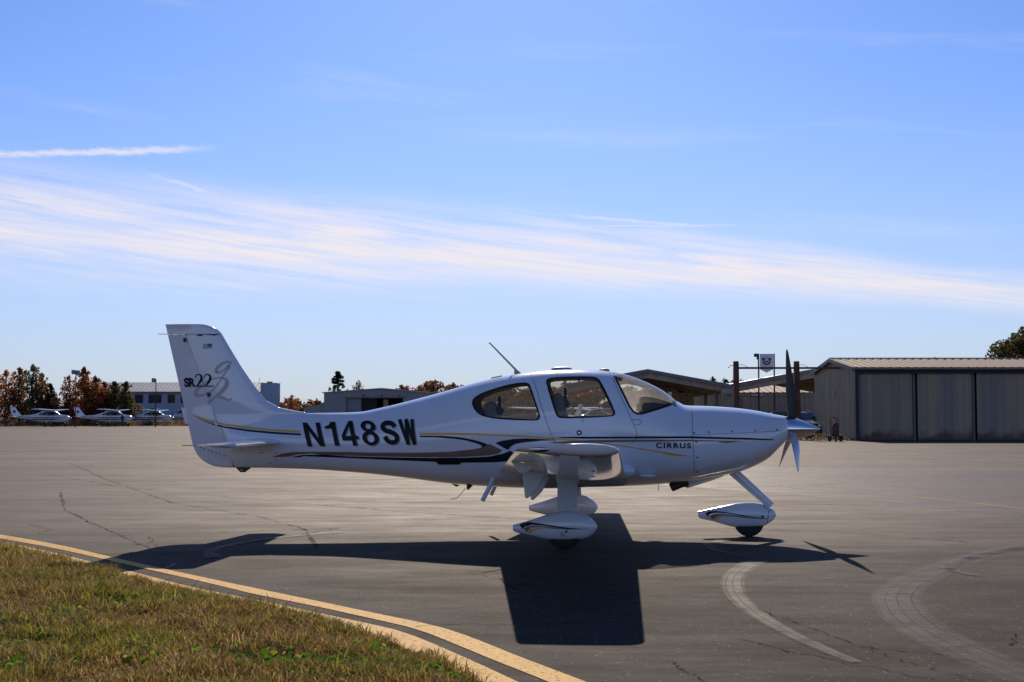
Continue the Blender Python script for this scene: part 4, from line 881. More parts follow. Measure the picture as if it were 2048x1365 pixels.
# broad-leaved weeds in patches
WP = [(-.62,7.9,.34,60),(-1.0,7.62,.3,55),(-.35,7.55,.22,40),(-1.35,7.75,.25,28),(-2.75,10.35,.28,40),(-2.25,10.6,.22,34),(-3.05,9.65,.22,26),(-3.5,9.2,.25,36),(-3.15,8.4,.3,30),(-2.6,7.6,.2,30),(-1.75,9.3,.2,18),(-3.6,11.7,.3,30),(-5.2,14.2,.25,24),(-.75,8.3,.15,20),(-1.6,8.3,.3,14),(-2.1,8.0,.3,12)]
V, T, C = [], [], []
for cx, cy, rr_, n in WP:
    for _ in range(n):
        a, q = rnd.uniform(0, 6.28), rr_ * math.sqrt(rnd.random()); bx, by = cx + q * math.cos(a) * 1.3, cy + q * math.sin(a)
        if bx > gx(by) - .03: continue
        bz = gz(bx, by)
        for _k in range(rnd.randint(5, 8)):
            az = rnd.uniform(0, 6.28); ln = rnd.uniform(.035, .075); el_ = rnd.uniform(.3, 1.2); wv = ln * rnd.uniform(.28, .42)
            d = Vector((math.cos(az) * math.cos(el_), math.sin(az) * math.cos(el_), math.sin(el_))); s_ = Vector((-math.sin(az), math.cos(az), 0)); b0 = Vector((bx, by, bz + .004)); i0 = len(V)
            up_ = Vector((0, 0, 1))
            for t_, w_ in ((0, .15), (.4, 1), (.75, .8)): pass
            pts = [b0, b0 + d * ln * .45 + s_ * wv + up_ * .004, b0 + d * ln * .8 + s_ * wv * .7, b0 + d * ln - up_ * .004, b0 + d * ln * .8 - s_ * wv * .7, b0 + d * ln * .45 - s_ * wv + up_ * .004]
            V += [tuple(p) for p in pts]; T += [(i0, i0 + 1, i0 + 5), (i0 + 1, i0 + 2, i0 + 4), (i0 + 1, i0 + 4, i0 + 5), (i0 + 2, i0 + 3, i0 + 4)]
            k_ = rnd.uniform(.6, 1.3); cc = (.11 * k_, .22 * k_, .018 * k_) if rnd.random() < .75 else (.22 * k_, .28 * k_, .03 * k_)
            C += [cc] * 6
wo = colour_mesh('verge_weeds', V, T, C, 'broad_leaf'); kind(wo, 'stuff'); tag(wo, 'bright green broad leaved weeds growing in patches in the verge', 'weeds')
# loose litter: dry leaves on the verge
V, T, C = [], [], []
for _ in range(420):
    y = rnd.uniform(6.6, 14); x = gx(y) - rnd.random() ** 1.3 * 3.6; z = gz(x, y) + rnd.uniform(.012, .04); a = rnd.uniform(0, 6.28); l_ = rnd.uniform(.010, .028); i0 = len(V)
    d = Vector((math.cos(a), math.sin(a), rnd.uniform(-.4, .4))) * l_; s_ = Vector((-math.sin(a), math.cos(a), rnd.uniform(-.5, .5))) * l_ * .45; b0 = Vector((x, y, z))
    V += [tuple(b0 - d), tuple(b0 + s_), tuple(b0 + d), tuple(b0 - s_)]; T += [(i0, i0 + 1, i0 + 2), (i0, i0 + 2, i0 + 3)]
    k_ = rnd.uniform(.6, 1.2); C += [rnd.choice([(.30 * k_, .24 * k_, .17 * k_), (.16 * k_, .09 * k_, .04 * k_), (.30 * k_, .22 * k_, .15 * k_)])] * 4
ll = colour_mesh('leaf_litter', V, T, C, 'broad_leaf'); kind(ll, 'stuff'); tag(ll, 'small dry leaves scattered over the verge', 'leaves')
fl = MB()
for k in range(6):
    a = k * 1.05; fl.add([(0, 0, .0), (.016 * math.cos(a - .4), .016 * math.sin(a - .4), .010), (.024 * math.cos(a), .024 * math.sin(a), .014), (.016 * math.cos(a + .4), .016 * math.sin(a + .4), .010)], [(0, 1, 2, 3)])
M['red_petal'] = pm('red_petal', (.55, .06, .02), .6)
f_ = fl.build('red_leaf', 'red_petal', None, fix=False); f_.location = (-2.135, 7.75, gz(-2.135, 7.75) + .03); tag(f_, 'small red leaf lying in the grass near the lower edge', 'leaf')

# ================================================================== buildings and other things around the apron
M['tan_sheet'] = pm('tan_sheet_metal', (.37, .31, .225), .55, spec=.3, var=.16, vscale=1.1, stretch=(5, 5, .12))
M['door_sheet'] = pm('door_sheet_metal', (.42, .315, .20), .6, spec=.2, col2=(.25, .22, .20), vscale=1.0, stretch=(1.9, 1.9, .05))
def rust_foot(m):
    # rust and mud creeping up from the bottom edge of the door sheets
    N = m.node_tree.nodes; L = m.node_tree.links; b = N['Principled BSDF']; src = b.inputs['Base Color'].links[0].from_socket
    tc = N.new('ShaderNodeTexCoord'); sp = N.new('ShaderNodeSeparateXYZ'); L.new(tc.outputs['Object'], sp.inputs[0])
    t = N.new('ShaderNodeTexNoise'); t.inputs['Scale'].default_value = 1.7; t.inputs['Detail'].default_value = 6; L.new(tc.outputs['Object'], t.inputs['Vector'])
    a = N.new('ShaderNodeMath'); a.operation = 'MULTIPLY_ADD'; L.new(t.outputs[0], a.inputs[0]); a.inputs[1].default_value = -1.1; L.new(sp.outputs[2], a.inputs[2])
    r = N.new('ShaderNodeMapRange'); L.new(a.outputs[0], r.inputs[0]); r.inputs[1].default_value = -.35; r.inputs[2].default_value = .05; r.inputs[3].default_value = .85; r.inputs[4].default_value = 0
    mx = N.new('ShaderNodeMixRGB'); L.new(r.outputs[0], mx.inputs[0]); L.new(src, mx.inputs[1]); mx.inputs[2].default_value = (.12, .06, .035, 1); L.new(mx.outputs[0], b.inputs['Base Color'])
rust_foot(M['door_sheet'])
M['roof_sheet'] = pm('roof_sheet_metal', (.33, .245, .18), .7, spec=.15, var=.14, vscale=1.5, stretch=(3, .3, .3))
M['roof_pale'] = pm('pale_roof_metal', (.42, .40, .40), .5, spec=.4, var=.1, vscale=1.5)
M['trim'] = pm('metal_trim', (.20, .165, .145), .6, var=.12)
M['dark_trim'] = pm('dark_trim', (.030, .028, .028), .7, var=.2)
M['rust_stain'] = pm('rust_stain', (.10, .05, .03), .8, var=.3, vscale=9)
M['rust'] = pm('rusty_steel', (.20, .075, .038), .8, col2=(.055, .032, .024), vscale=3.5, bump=.4, bscale=18, stretch=(2, 2, .7))
M['wood_beam'] = pm('canopy_beam', (.38, .30, .21), .75, var=.2, vscale=2)
M['gutter'] = pm('canopy_fascia', (.17, .175, .20), .5, var=.12)
M['blue_wall'] = pm('pale_blue_wall', (.34, .40, .50), .7, var=.06, vscale=1)
M['grey_wall'] = pm('grey_green_wall', (.28, .285, .275), .65, var=.06, vscale=1)
M['door_grey'] = pm('sliding_door', (.22, .235, .235), .6, var=.06, vscale=1)
M['dark_in'] = pm('dark_opening', (.018, .019, .022), .8, var=.2)
M['pane'] = pm('dark_window_pane', (.02, .022, .028), .15, spec=.35, var=.2)
M['concrete'] = pm('concrete', (.28, .26, .24), .85, var=.15, vscale=4)
M['sign_white'] = pm('sign_panel', (.62, .64, .68), .4, var=.04)
M['navy'] = pm('navy_film', (.012, .018, .07), .4, var=.1)
M['orange'] = pm('orange_film', (.26, .07, .02), .4, var=.1)
M['car_paint'] = pm('black_car_paint', (.012, .013, .016), .3, coat=.4, var=.1)
M['extinguisher'] = pm('dull_red_paint', (.085, .018, .016), .5, var=.25)
M['steel'] = pm('galvanised_steel', (.22, .22, .23), .5, metal=.5, var=.15)
M['skin'] = pm('skin', (.42, .25, .18), .6); M['cloth'] = pm('dark_clothes', (.022, .024, .032), .85, var=.2)
M['bark'] = pm('bark', (.085, .065, .05), .9, var=.35, vscale=9, bump=.5, bscale=14)
M['leaf'] = leaf_mat('leaves', .5, .7)

def ribbed(name, mat, parent, u0, u1, zlo, zhi, P, pitch=.24, depth=.025, rib=.07):
    """sheet with upright ribs; P(u, out, z) places it, zhi may be a function of u"""
    us = [(u0, 0)]; u = u0 + pitch / 2
    while u < u1 - rib:
        us += [(u - rib / 2, 0), (u - rib / 4, depth), (u + rib / 4, depth), (u + rib / 2, 0)]; u += pitch
    us.append((u1, 0)); V = []
    for a, o in us: V += [P(a, o, zlo), P(a, o, zhi(a) if callable(zhi) else zhi)]
    return mesh(name, V, [(2 * i, 2 * i + 2, 2 * i + 3, 2 * i + 1) for i in range(len(us) - 1)], mat, parent)

# ---- the long hangar on the right
HG = thing('hangar', 'tan ribbed metal hangar with sliding doors along its front, right of the propeller', 'hangar', (20, 80, 0))
EV, RG, DP, LN = 4.27, 4.98, 10.9, 44.0
gz_ = lambda v: EV + (RG - EV) * (1 - abs(v - DP / 2) / (DP / 2)) - .05
ribbed('gable_wall', 'tan_sheet', HG, 0, DP, -.05, gz_, lambda u, o, z: (-o, u, z), .30, .03, .09)
MB().box(.06, LN, DP - .12, DP - .02, 0, EV).build('rear_wall', 'tan_sheet', HG)
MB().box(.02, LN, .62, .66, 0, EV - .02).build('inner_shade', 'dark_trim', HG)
x = .16
for i in range(9):
    w = 3.16; PNL = ribbed('door_panel', 'door_sheet', HG, x, x + w, .06, EV - .36, lambda u, o, z: (u, .16 - o, z), .36, .028, .10)
    MB().box(x, x + w, .165, .30, .0, .06).build('bottom_rail', 'dark_trim', PNL)
    if i < 8: MB().box(x + w + .08, x + w + .22, .30, .44, 0, EV - .36).build('door_post', 'trim', HG)
    x += w + .30
MB().box(.0, LN, -.04, .30, EV - .36, EV - .05).build('eave_shadow_header', 'dark_trim', HG)  # header coloured dark to paint the shadow under the eaves
MB().box(-.06, .16, -.05, .28, 0, EV - .02).build('corner_trim', 'dark_trim', HG)
MB().box(-.075, -.045, -.07, .16, 0, EV).build('corner_flashing', 'trim', HG)
for sgn in (0, 1):
    def RP(u, o, t, sgn=sgn):
        v = -.35 + (DP / 2 + .35) * t if sgn == 0 else DP + .35 - (DP / 2 + .35) * t
        return (u - .28, v, EV - .03 + (RG + .02 - EV) * t + o)
    rf = ribbed('roof', 'roof_sheet', HG, 0, LN + .5, 0, 1, lambda u, o, z, RP=RP: RP(u, o, z), .50, .05, .14)
    if sgn == 0: MB().box(-.26, LN + .2, DP / 2 - .16, DP / 2 + .16, RG + .01, RG + .075).build('ridge_cap', 'roof_sheet', rf)
    if sgn == 0: MB().box(-.27, LN + .2, -.37, -.30, EV - .14, EV - .005).build('eave_gutter', 'trim', rf)
    a, b = RP(0, -.01, 0), RP(0, -.01, 1)
    MB().add([(a[0] - .02, a[1], a[2] + .05), (b[0] - .02, b[1], b[2] + .05), (b[0] - .02, b[1], b[2] - .17), (a[0] - .02, a[1], a[2] - .17),
              (a[0] + .05, a[1], a[2] + .05), (b[0] + .05, b[1], b[2] + .05), (b[0] + .05, b[1], b[2] - .17), (a[0] + .05, a[1], a[2] - .17)],
             [(0, 1, 2, 3), (4, 7, 6, 5), (0, 4, 5, 1), (3, 2, 6, 7), (0, 3, 7, 4), (1, 5, 6, 2)]).build('barge_board', 'trim', HG)
    MB().prism([(2.9 + sgn * 2.55, EV + .09), (5.45, EV + .42 if sgn == 0 else EV + .42), (5.45, EV + .34), (2.9 + sgn * 2.55 + (0 if sgn == 0 else 2.55), EV + .02)] if sgn == 0 else [(5.45, EV + .42), (8.0, EV + .09), (8.0, EV + .02), (5.45, EV + .34)], 'x', -.075, -.055).build('gable_trim', 'trim', HG)
M['notice'] = pm('yellow_notice', (.42, .36, .08), .5, var=.1)
MB().prism([(5.15, 2.55), (5.45, 2.55), (5.45, 2.82), (5.38, 3.02), (5.22, 3.02), (5.15, 2.82)], 'x', -.062, -.045).build('wall_notice', 'notice', HG)

# ---- open shade roof with two shallow gables
CN = thing('open_shade_roof', 'open sided shade roof with low zigzag gables and tan beams, left of the tan hangar', 'shade roof', (9.86, 100, 0))
pk = [(-5.99, 3.70), (0, 4.80), (5.99, 3.70), (12.0, 4.80), (18.0, 3.75)]
DPT = 19
for i in range(len(pk) - 1):
    (x0, z0), (x1, z1) = pk[i], pk[i + 1]
    MB().prism([(x0, z0), (x1, z1), (x1, z1 - .12), (x0, z0 - .12)], 'y', 0, DPT).build('roof_panel', 'gutter', CN)
    MB().prism([(x0, z0 + .05), (x1, z1 + .05), (x1, z1 - .20), (x0, z0 - .20)], 'y', -.09, -.004).build('fascia', 'gutter', CN)
    for yy in (.15, 6.2, 12.4, 18.4):
        MB().prism([(x0, z0 - .124), (x1, z1 - .124), (x1, z1 - .60), (x0, z0 - .60)], 'y', yy, yy + .18).build('roof_beam', 'wood_beam', CN)
for (x0, z0) in (pk[0], pk[2], pk[4]):
    for yy in (.4, 6.45, 12.65): MB().box(x0 - .13, x0 + .13, yy, yy + .2, -.05, z0 - .3).build('post', 'steel', CN)
MB().box(5.3, 6.6, -.35, -.1, 3.05, 3.40).build('valley_box', 'wood_beam', CN)

# ---- hangar behind the shade roof, small shed beside it
BH = thing('rear_hangar', 'low hangar with pale lit metal roof behind the zigzag shade roof', 'hangar', (16.5, 126, 0))
for k in range(5):
    ribbed('door_panel', 'tan_sheet', BH, k * 4.6, k * 4.6 + 4.45, -.05, 3.25, lambda u, o, z: (u, -o, z), .45, .03, .12)
    MB().box(k * 4.6 + 4.45, k * 4.6 + 4.6, -.05, .1, -.05, 3.3).build('door_post', 'trim', BH)
MB().box(-.1, 23.2, -.10, .12, 3.25, 3.62).build('header', 'tan_sheet', BH)
MB().box(-.1, 23.2, .2, 12, -.05, 3.5).build('hangar_body', 'dark_trim', BH)
ribbed('roof', 'roof_sheet', BH, 0, 24, 0, 1, lambda u, o, t: (u - .4, -.4 + 6.6 * t, 3.60 + 1.0 * t + o), .6, .05, .16)
ribbed('roof', 'roof_sheet', BH, 0, 24, 0, 1, lambda u, o, t: (u - .4, 12.4 - 6.2 * t, 3.60 + 1.0 * t + o), .6, .05, .16)
MB().box(5.4, 6.5, -.32, -.12, 3.30, 3.42).build('wall_light', 'sign_white', BH)
SH = thing('rounded_shed', 'tan shed with rounded top corner left of the low hangar', 'shed', (13.7, 118, 0))
MB().prism(chaikin([(0, -.05), (0, 3.5), (.12, 3.9), (.5, 4.0), (1.5, 3.85), (1.9, 3.6), (1.9, -.05)], 1), 'y', 0, 3).build('shed_wall', 'tan_sheet', SH)
MB().box(.5, 1.4, -.06, 0, 3.45, 3.6).build('wall_light', 'dark_trim', SH)
MB().prism([(.7, 3.30), (1.15, 3.45), (1.2, 3.40), (.75, 3.22)], 'y', -.2, -.08).build('light_arm', 'sign_white', SH)

# ---- rusty frame: two posts and a cross bar
PF = thing('rusty_frame', 'rusty steel frame of two tapered posts joined by a long thin bar', 'frame', (13.69, 84, 0))
for x0 in (0, 3.70):
    MB().rings([[(x0 + sx * w, sy * w, z) for sx, sy in ((-1, -1), (1, -1), (1, 1), (-1, 1))] for z, w in ((-.06, .24), (2.4, .185), (4.78, .15))]).build('post', 'rust', PF, bevel=.02)
MB().box(.10, 7.27, -.2, -.11, 4.30, 4.42).build('cross_bar', 'rust', PF)
MB().tube([(-.15, -.1, 4.5), (-.35, -.15, 4.52), (-.45, -.15, 4.45)], .02, 6).build('lamp_arm', 'steel', PF)
MB().rings([[(-.42 + r * math.cos(a) * .8 - q, -.15 + r * math.sin(a), 4.47 - q * .8) for a in [k * .785 for k in range(8)]] for q, r in ((0, .04), (.09, .10), (.12, .10))]).build('lamp_shade', 'steel', PF)
for x0 in (0, 3.70): MB().tube([(x0 + .15, 0, 4.55), (x0 + .4, 0, 4.58), (x0 + .68, -.1, 4.42)], .014, 6).build('cable', 'dark_trim', PF)

# ---- sign with the shield emblem
SG = thing('shield_sign', 'white pointed sign with a dark crest standing above the shade roof', 'sign', (18.84, 105, 0))
for x0 in (0, 1.19): MB().box(x0 - .05, x0 + .05, -.05, .05, -.05, 6.2).build('post', 'rust', SG)
MB().prism([(.09, 6.18), (1.10, 6.18), (1.10, 5.00), (.60, 4.74), (.09, 5.00)], 'y', -.10, -.02).build('sign_panel', 'sign_white', SG, bevel=.015)
def flat(polys, y, name, mat):
    mb = MB()
    for p in polys: mb.prism(p, 'y', y, y + .006)
    return mb.build(name, mat, SG)
sc_ = lambda pts, k=1.0, ox=.595, oz=5.62: [(ox + a * k, oz + b * k) for a, b in pts]
flat([sc_([(-.36, .24), (-.36, .10), (-.30, .10), (-.28, -.16), (-.14, -.30), (.14, -.30), (.28, -.16), (.30, .10), (.36, .10), (.36, .24), (.10, .24), (.06, .33), (-.06, .33), (-.10, .24)])], -.112, 'emblem_ground', 'navy')
flat([sc_([(-.23, .20), (-.14, .20), (-.14, -.12), (-.05, -.20), (.05, -.20), (.14, -.12), (.14, .20), (.23, .20), (.23, -.15), (.08, -.27), (-.08, -.27), (-.23, -.15)])], -.120, 'emblem_letter', 'orange')
flat([sc_([(-.03, .30), (.03, .30), (.20, -.06), (.12, -.06), (.08, .03), (-.08, .03), (-.12, -.06), (-.20, -.06)]), sc_([(-.10, -.17), (.10, -.17), (.10, -.10), (-.10, -.10)])], -.128, 'emblem_letter', 'sign_white')
MB().box(-.34, -.08, -.14, .10, 5.95, 6.20).build('flood_lamp', 'dark_trim', SG, bevel=.02)
MB().box(-.14, .02, -.08, .06, 5.75, 5.97).build('lamp_bracket', 'dark_trim', SG)
MB().box(.15, .85, -.15, .25, 4.25, 4.34).build('service_board', 'dark_trim', SG)

# ---- dark car parked by the frame
CR_ = thing('parked_car', 'black sport utility car parked beside the rusty post', 'car', (19.05, 91, -.02), R(-52))
prof = [(-2.25, .35), (-2.3, .8), (-2.2, 1.05), (-2.05, 1.45), (-1.8, 1.72), (-.2, 1.78), (.35, 1.68), (1.05, 1.12), (1.9, 1.0), (2.2, .85), (2.28, .5), (2.2, .32)]
CB = MB().prism(chaikin(prof, 1), 'y', -.9, .9).build('body', 'car_paint', CR_, True, bevel=.08)
MB().prism([(.38, 1.63), (1.0, 1.15), (1.02, 1.17), (.40, 1.66)], 'y', -.72, .72).build('windscreen', 'pane', CR_)
for sd in (-1, 1):
    MB().prism([(-1.9, 1.15), (-1.7, 1.6), (-.25, 1.66), (.3, 1.56), (.85, 1.15)], 'y', sd * .895, sd * .912).build('side_window', 'pane', CR_)
    MB().box(2.18, 2.27, sd * .62 - .2, sd * .62 + .2, .72, .88).build('headlight', 'sign_white', CR_, bevel=.02)
    MB().tube([(-1.8, sd * .78, 1.76), (-.2, sd * .78, 1.83), (.4, sd * .75, 1.70)], .03, 6).build('roof_rail', 'steel', CR_)
    for xw in (-1.4, 1.4):
        wh = MB().lathe([(-.11, .22), (-.12, .34), (-.06, .37), (.06, .37), (.12, .34), (.11, .22)], (xw, sd * .82, .37), 'y', 24).build('tyre', 'rubber', CR_, True)
        MB().lathe([(-.1, .05), (-.12, .22), (.12, .22), (.1, .05)], (xw, sd * .83, .37), 'y', 16).build('rim', 'steel', wh, True)
MB().box(2.24, 2.30, -.5, .5, .55, .70).build('grille', 'dark_trim', CR_); MB().box(2.2, 2.31, -.85, .85, .36, .50).build('bumper', 'steel', CR_, bevel=.03)

# ---- wheeled fire extinguisher
FE = thing('wheeled_extinguisher', 'dark red wheeled fire extinguisher cart standing before the tan hangar gable', 'fire extinguisher', (18.15, 77.4, 0), R(12))
MB().lathe([(-.36, .06), (-.34, .17), (-.2, .20), (.2, .20), (.34, .15), (.40, .06), (.46, .05)], (0, 0, .62), 'z', 20).build('cylinder', 'extinguisher', FE, True)
MB().tube([(-.24, .05, .15), (-.24, .08, 1.28), (-.18, .08, 1.36), (.18, .08, 1.36), (.24, .08, 1.28), (.24, .05, .15)], .025, 8).build('frame', 'rust', FE, True)
MB().tube([(-.24, .08, 1.02), (.36, .02, 1.02)], .022, 8).build('handle', 'rust', FE)
MB().tube([(.0, -.05, 1.02), (.05, -.16, 1.10), (0, -.2, 1.2), (-.05, -.1, 1.28), (-.02, 0, 1.42)], .02, 6).build('hose', 'rubber', FE, True)
MB().lathe([(-.04, .03), (-.03, .06), (.04, .05)], (0, -.02, 1.06), 'z', 12).build('valve', 'steel', FE)
for sd in (-1, 1): MB().lathe([(-.05, .06), (-.055, .17), (0, .19), (.055, .17), (.05, .06)], (sd * .33, 0, .19), 'x', 20).build('wheel', 'rubber', FE, True)
MB().tube([(-.33, 0, .19), (.33, 0, .19)], .02, 8).build('axle', 'rust', FE)
MB().box(-.06, .06, -.10, -.06, -.0, .30).build('foot', 'rust', FE)

# ---- mid-distance hangar with a dark doorway
MH = thing('gabled_hangar', 'grey gabled hangar with a dark half open doorway beyond the fuselage', 'hangar', (-17.1, 180, 0))
MB().prism([(-7.5, -.06), (-7.5, 4.52), (0, 5.05), (7.5, 4.40), (7.5, -.06), (2.85, -.06), (2.85, 3.78), (-4.6, 3.78), (-4.6, -.06)], 'y', 0, .25).build('front_wall', 'grey_wall', MH)
MB().prism([(-7.45, -.06), (-7.45, 4.5), (-7.3, 4.5), (-7.3, -.06)], 'y', .26, 22).build('side_wall', 'grey_wall', MH)
MB().prism([(7.3, -.06), (7.3, 4.4), (7.45, 4.4), (7.45, -.06)], 'y', .26, 22).build('side_wall', 'grey_wall', MH)
MB().box(-7.3, 7.3, 9, 9.2, -.06, 4.4).build('doorway_shade_wall', 'dark_in', MH)  # near-black wall: the shade inside the doorway put into its colour
for (xa, za, xb, zb_) in ((-7.7, 4.56, 0, 5.12), (0, 5.12, 7.7, 4.44)):
    MB().prism([(xa, za), (xb, zb_), (xb, zb_ - .12), (xa, za - .12)], 'y', -.25, 22.3).build('roof', 'roof_pale', MH)
MB().box(-4.6, -2.65, .30, .42, -.06, 3.8).build('sliding_door', 'door_grey', MH)
MB().box(-2.62, -.6, .5, .62, -.06, 3.8).build('sliding_door', 'dark_in', MH); MB().box(.2, .85, .7, .8, -.06, 3.6).build('inner_banner', 'taupe', MH)  # dark leaf coloured with the same painted doorway shade
MB().box(-4.9, 3.2, -.12, -.004, 3.80, 3.98).build('door_rail', 'trim', MH)
for xx in (-2.3, 0.1, 2.4): MB().box(xx - .12, xx + .12, -.2, -.01, 4.05, 4.2).build('wall_light', 'dark_trim', MH)
MB().prism([(-7.52, 3.1), (-10.2, 2.5), (-10.2, -.06), (-7.52, -.06)], 'y', .5, 12).build('lean_to', 'grey_wall', MH)

# ---- pale blue building with metal roof on the left
BB = thing('blue_building', 'long pale blue building with ribbed metal roof behind the left trees', 'building', (-72, 235, 0))
MB().box(0, 29.3, 0, 9, -.06, 5.6).build('wall', 'blue_wall', BB)
ribbed('roof', 'roof_pale', BB, 0, 30.0, 0, 1, lambda u, o, t: (u - .3, -.5 + 5.3 * math.sin(t * 1.57), 5.55 + 1.75 * math.sin(t * 1.57) ** .9 + o), .75, .07, .16)
MB().prism([(-.5, 5.40), (-.5, 5.62), (.2, 5.62), (.2, 5.40)], 'x', -.3, 29.7).build('eave', 'trim', BB)
MB().prism([(-.5, 5.5)] + [(-.5 + 10.6 * k / 10, 5.55 + 1.75 * math.sin(math.pi * k / 10)) for k in range(11)] + [(10.1, 5.5)], 'x', 29.32, 29.7).build('vault_end', 'roof_pale', BB)
for xa, xb, cc in ((7.6, 8.95, 'pane'), (10.0, 12.1, 'pane'), (13.25, 14.4, 'pane'), (15.5, 16.8, 'pane'), (18, 19.4, 'pane'), (21, 22.4, 'pane'), (24, 25.4, 'pane')):
    fr_ = MB().box(xa - .08, xb + .08, -.06, -.003, 3.65, 5.17).build('window', 'trim', BB); MB().box(xa, (xa + xb) / 2 - .03, -.10, -.063, 3.73, 5.09).build('pane', 'pane', fr_); MB().box((xa + xb) / 2 + .03, xb, -.10, -.063, 3.73, 5.09).build('pane', 'pane', fr_)
TW = thing('grey_tower', 'plain grey stair tower at the end of the pale blue building', 'building', (-42.6, 233, 0))
MB().box(0, 2.65, 0, 4, -.06, 6.95).build('tower_wall', 'blue_wall', TW); MB().box(-.06, 2.71, -.06, 4.06, 6.953, 7.06).build('parapet', 'roof_pale', TW)
MB().box(1.0, 1.8, .5, 1.5, 7.063, 7.3).build('roof_unit', 'trim', TW); MB().tube([(-.4, 1, 6.9), (-.4, 1, 8.0)], .03, 6).build('mast', 'steel', TW)
MB().box(.1, .35, -.02, -.003, 3.6, 4.2).build('window', 'pane', TW)

# ---- lamp posts
def lamp_post(x, y, h, label):
    t = thing('lamp_post', label, 'lamp post', (x, y, 0), 0, 'lamp posts along the far apron')
    MB().tube([(0, 0, -.06), (0, 0, h)], [.075, .055], 8).build('pole', 'dark_trim', t); MB().tube([(0, 0, h - .12), (-.30, 0, h - .05)], .04, 6).build('arm', 'dark_trim', t)
    MB().box(-.52, -.02, -.25, .25, h - .45, h + .1).build('lamp_head', 'steel', t, bevel=.04)
    if h > 7: MB().box(.05, .5, -.2, .2, h - .6, h + .05).build('lamp_head', 'steel', t, bevel=.04)
lamp_post(-55.5, 175, 7.2, 'tall dark lamp post before the orange trees'); lamp_post(-46.6, 180, 6.3, 'shorter dark lamp post before the pale blue wall')

# ---- high-wing trainers parked far away
def make_trainer():
    t = thing('parked_trainer', 'x', 'aircraft')
    T_ = pchip([(-5.2,1.45),(-4,1.5),(-2.6,1.62),(-1.7,1.85),(-1.0,2.12),(0,2.2),(.75,2.12),(1.2,1.72),(1.5,1.62),(2.3,1.52),(2.55,1.35)]); B_ = pchip([(-5.2,1.25),(-3.5,.98),(-1.5,.72),(0,.62),(1.5,.64),(2.3,.78),(2.55,1.0)]); W_ = pchip([(-5.2,.05),(-3.5,.28),(-1.5,.5),(0,.55),(1.0,.54),(2.2,.42),(2.55,.2)])
    rs = []
    for x in np.linspace(-5.2, 2.55, 34):
        zt, zb, w = T_(x), B_(x), W_(x); zm, h = (zt + zb) / 2, (zt - zb) / 2
        rs.append([(float(x), w * math.copysign(abs(math.cos(a)) ** .7, math.cos(a)), zm + h * math.copysign(abs(math.sin(a)) ** .75, math.sin(a))) for a in [2 * math.pi * k / 20 for k in range(20)]])
    fz = MB().rings(rs).build('fuselage', 'white_paint', t, True); bv = bvh_of([fz])
    for sd in (-1, 1):
        lay('cabin_window', poly_tris([(-1.5,1.55),(-1.35,1.82),(-.6,1.98),(.35,1.98),(.75,1.92),(1.15,1.58),(.4,1.5),(-.6,1.5)]), 'pane', fz, bv, .012, .3, sd)
        lay('stripe', ribbon([(-4.9, 1.42), (-3, 1.28), (-.5, 1.22), (2.4, 1.25)], [.04, .10, .12, .06]), 'navy', fz, bv, .012, .3, sd)
        lay('stripe', ribbon([(-4.3, 1.15), (-2.6, .98), (.2, 1.0), (1.9, 1.05)], [.04, .14, .14, .05]), 'navy', fz, bv, .012, .3, sd)
        MB().tube([(.1, sd * .5, .85), (.15, sd * 2.6, 2.12)], .035, 6).build('wing_strut', 'white_paint', t)
        MB().tube([(-.35, sd * .45, .72), (-.35, sd * 1.25, .22)], [.06, .04], 6).build('gear_leg', 'white_paint', t)
        MB().lathe([(-.09, .10), (-.10, .21), (-.05, .26), (.05, .26), (.10, .21), (.09, .10)], (-.35, sd * 1.3, .26), 'y', 18).build('wheel', 'rubber', t, True)
        MB().rings([foil(-4.3 - .1 * q, -5.25 + .1 * q, sd * (.08 + 1.6 * q), 1.38, .09) for q in (0, .5, 1)]).build('tailplane', 'white_paint', t, True)
    lay('windscreen', poly_tris([(.85,1.95),(1.25,1.66),(1.2,1.62),(.9,1.62)]), 'pane', fz, bv, .02, .3, -1)
    MB().rings([foil(.72 - .25 * max(0, abs(y) - 2.6) / 2.9, -.88 + .2 * max(0, abs(y) - 2.6) / 2.9, y, 2.20 + .03 * abs(y), .12) for y in (-5.5, -4, -2.6, 0, 2.6, 4, 5.5)]).build('wing', 'white_paint', t, True)
    fn = MB().rings([[(le + (te - le) * s, yy, z) for s, yy in ((0, 0), (.3, .05), (1, .01), (1, -.01), (.3, -.05))] for z, le, te in ((1.35, -3.5, -5.35), (1.55, -4.05, -5.4), (2.0, -4.5, -5.55), (2.65, -4.95, -5.68), (2.70, -5.1, -5.68))]).build('fin', 'white_paint', t, True)
    bf = bvh_of([fn]); lay('fin_crest', disc(-5.05, 2.05, .22, 8), 'orange', fn, bf, .01, .5); lay('fin_crest', disc(-5.05, 2.05, .13, 8), 'navy', fn, bf, .02, .5)
    MB().tube([(1.9, 0, .75), (2.0, 0, .22)], .05, 6).build('nose_leg', 'white_paint', t); MB().lathe([(-.08, .09), (-.09, .18), (0, .23), (.09, .18), (.08, .09)], (2.0, 0, .23), 'y', 18).build('nose_wheel', 'rubber', t, True)
    MB().lathe([(0, .17), (.15, .14), (.3, .05), (.34, .01)], (2.56, 0, 1.18), 'x', 16).build('spinner', 'white_paint', t, True)
    MB().rings([[(2.66 + a, b, 1.18 + z) for a, b in ((-.02, -w), (.02, -w), (.02, w), (-.02, w))] for z, w in ((-.93, .03), (-.4, .08), (0, .06), (.4, .08), (.93, .03))]).build('propeller', 'blade', t)
    return t
TR = make_trainer(); TR['group'] = 'trainers parked far across the apron'
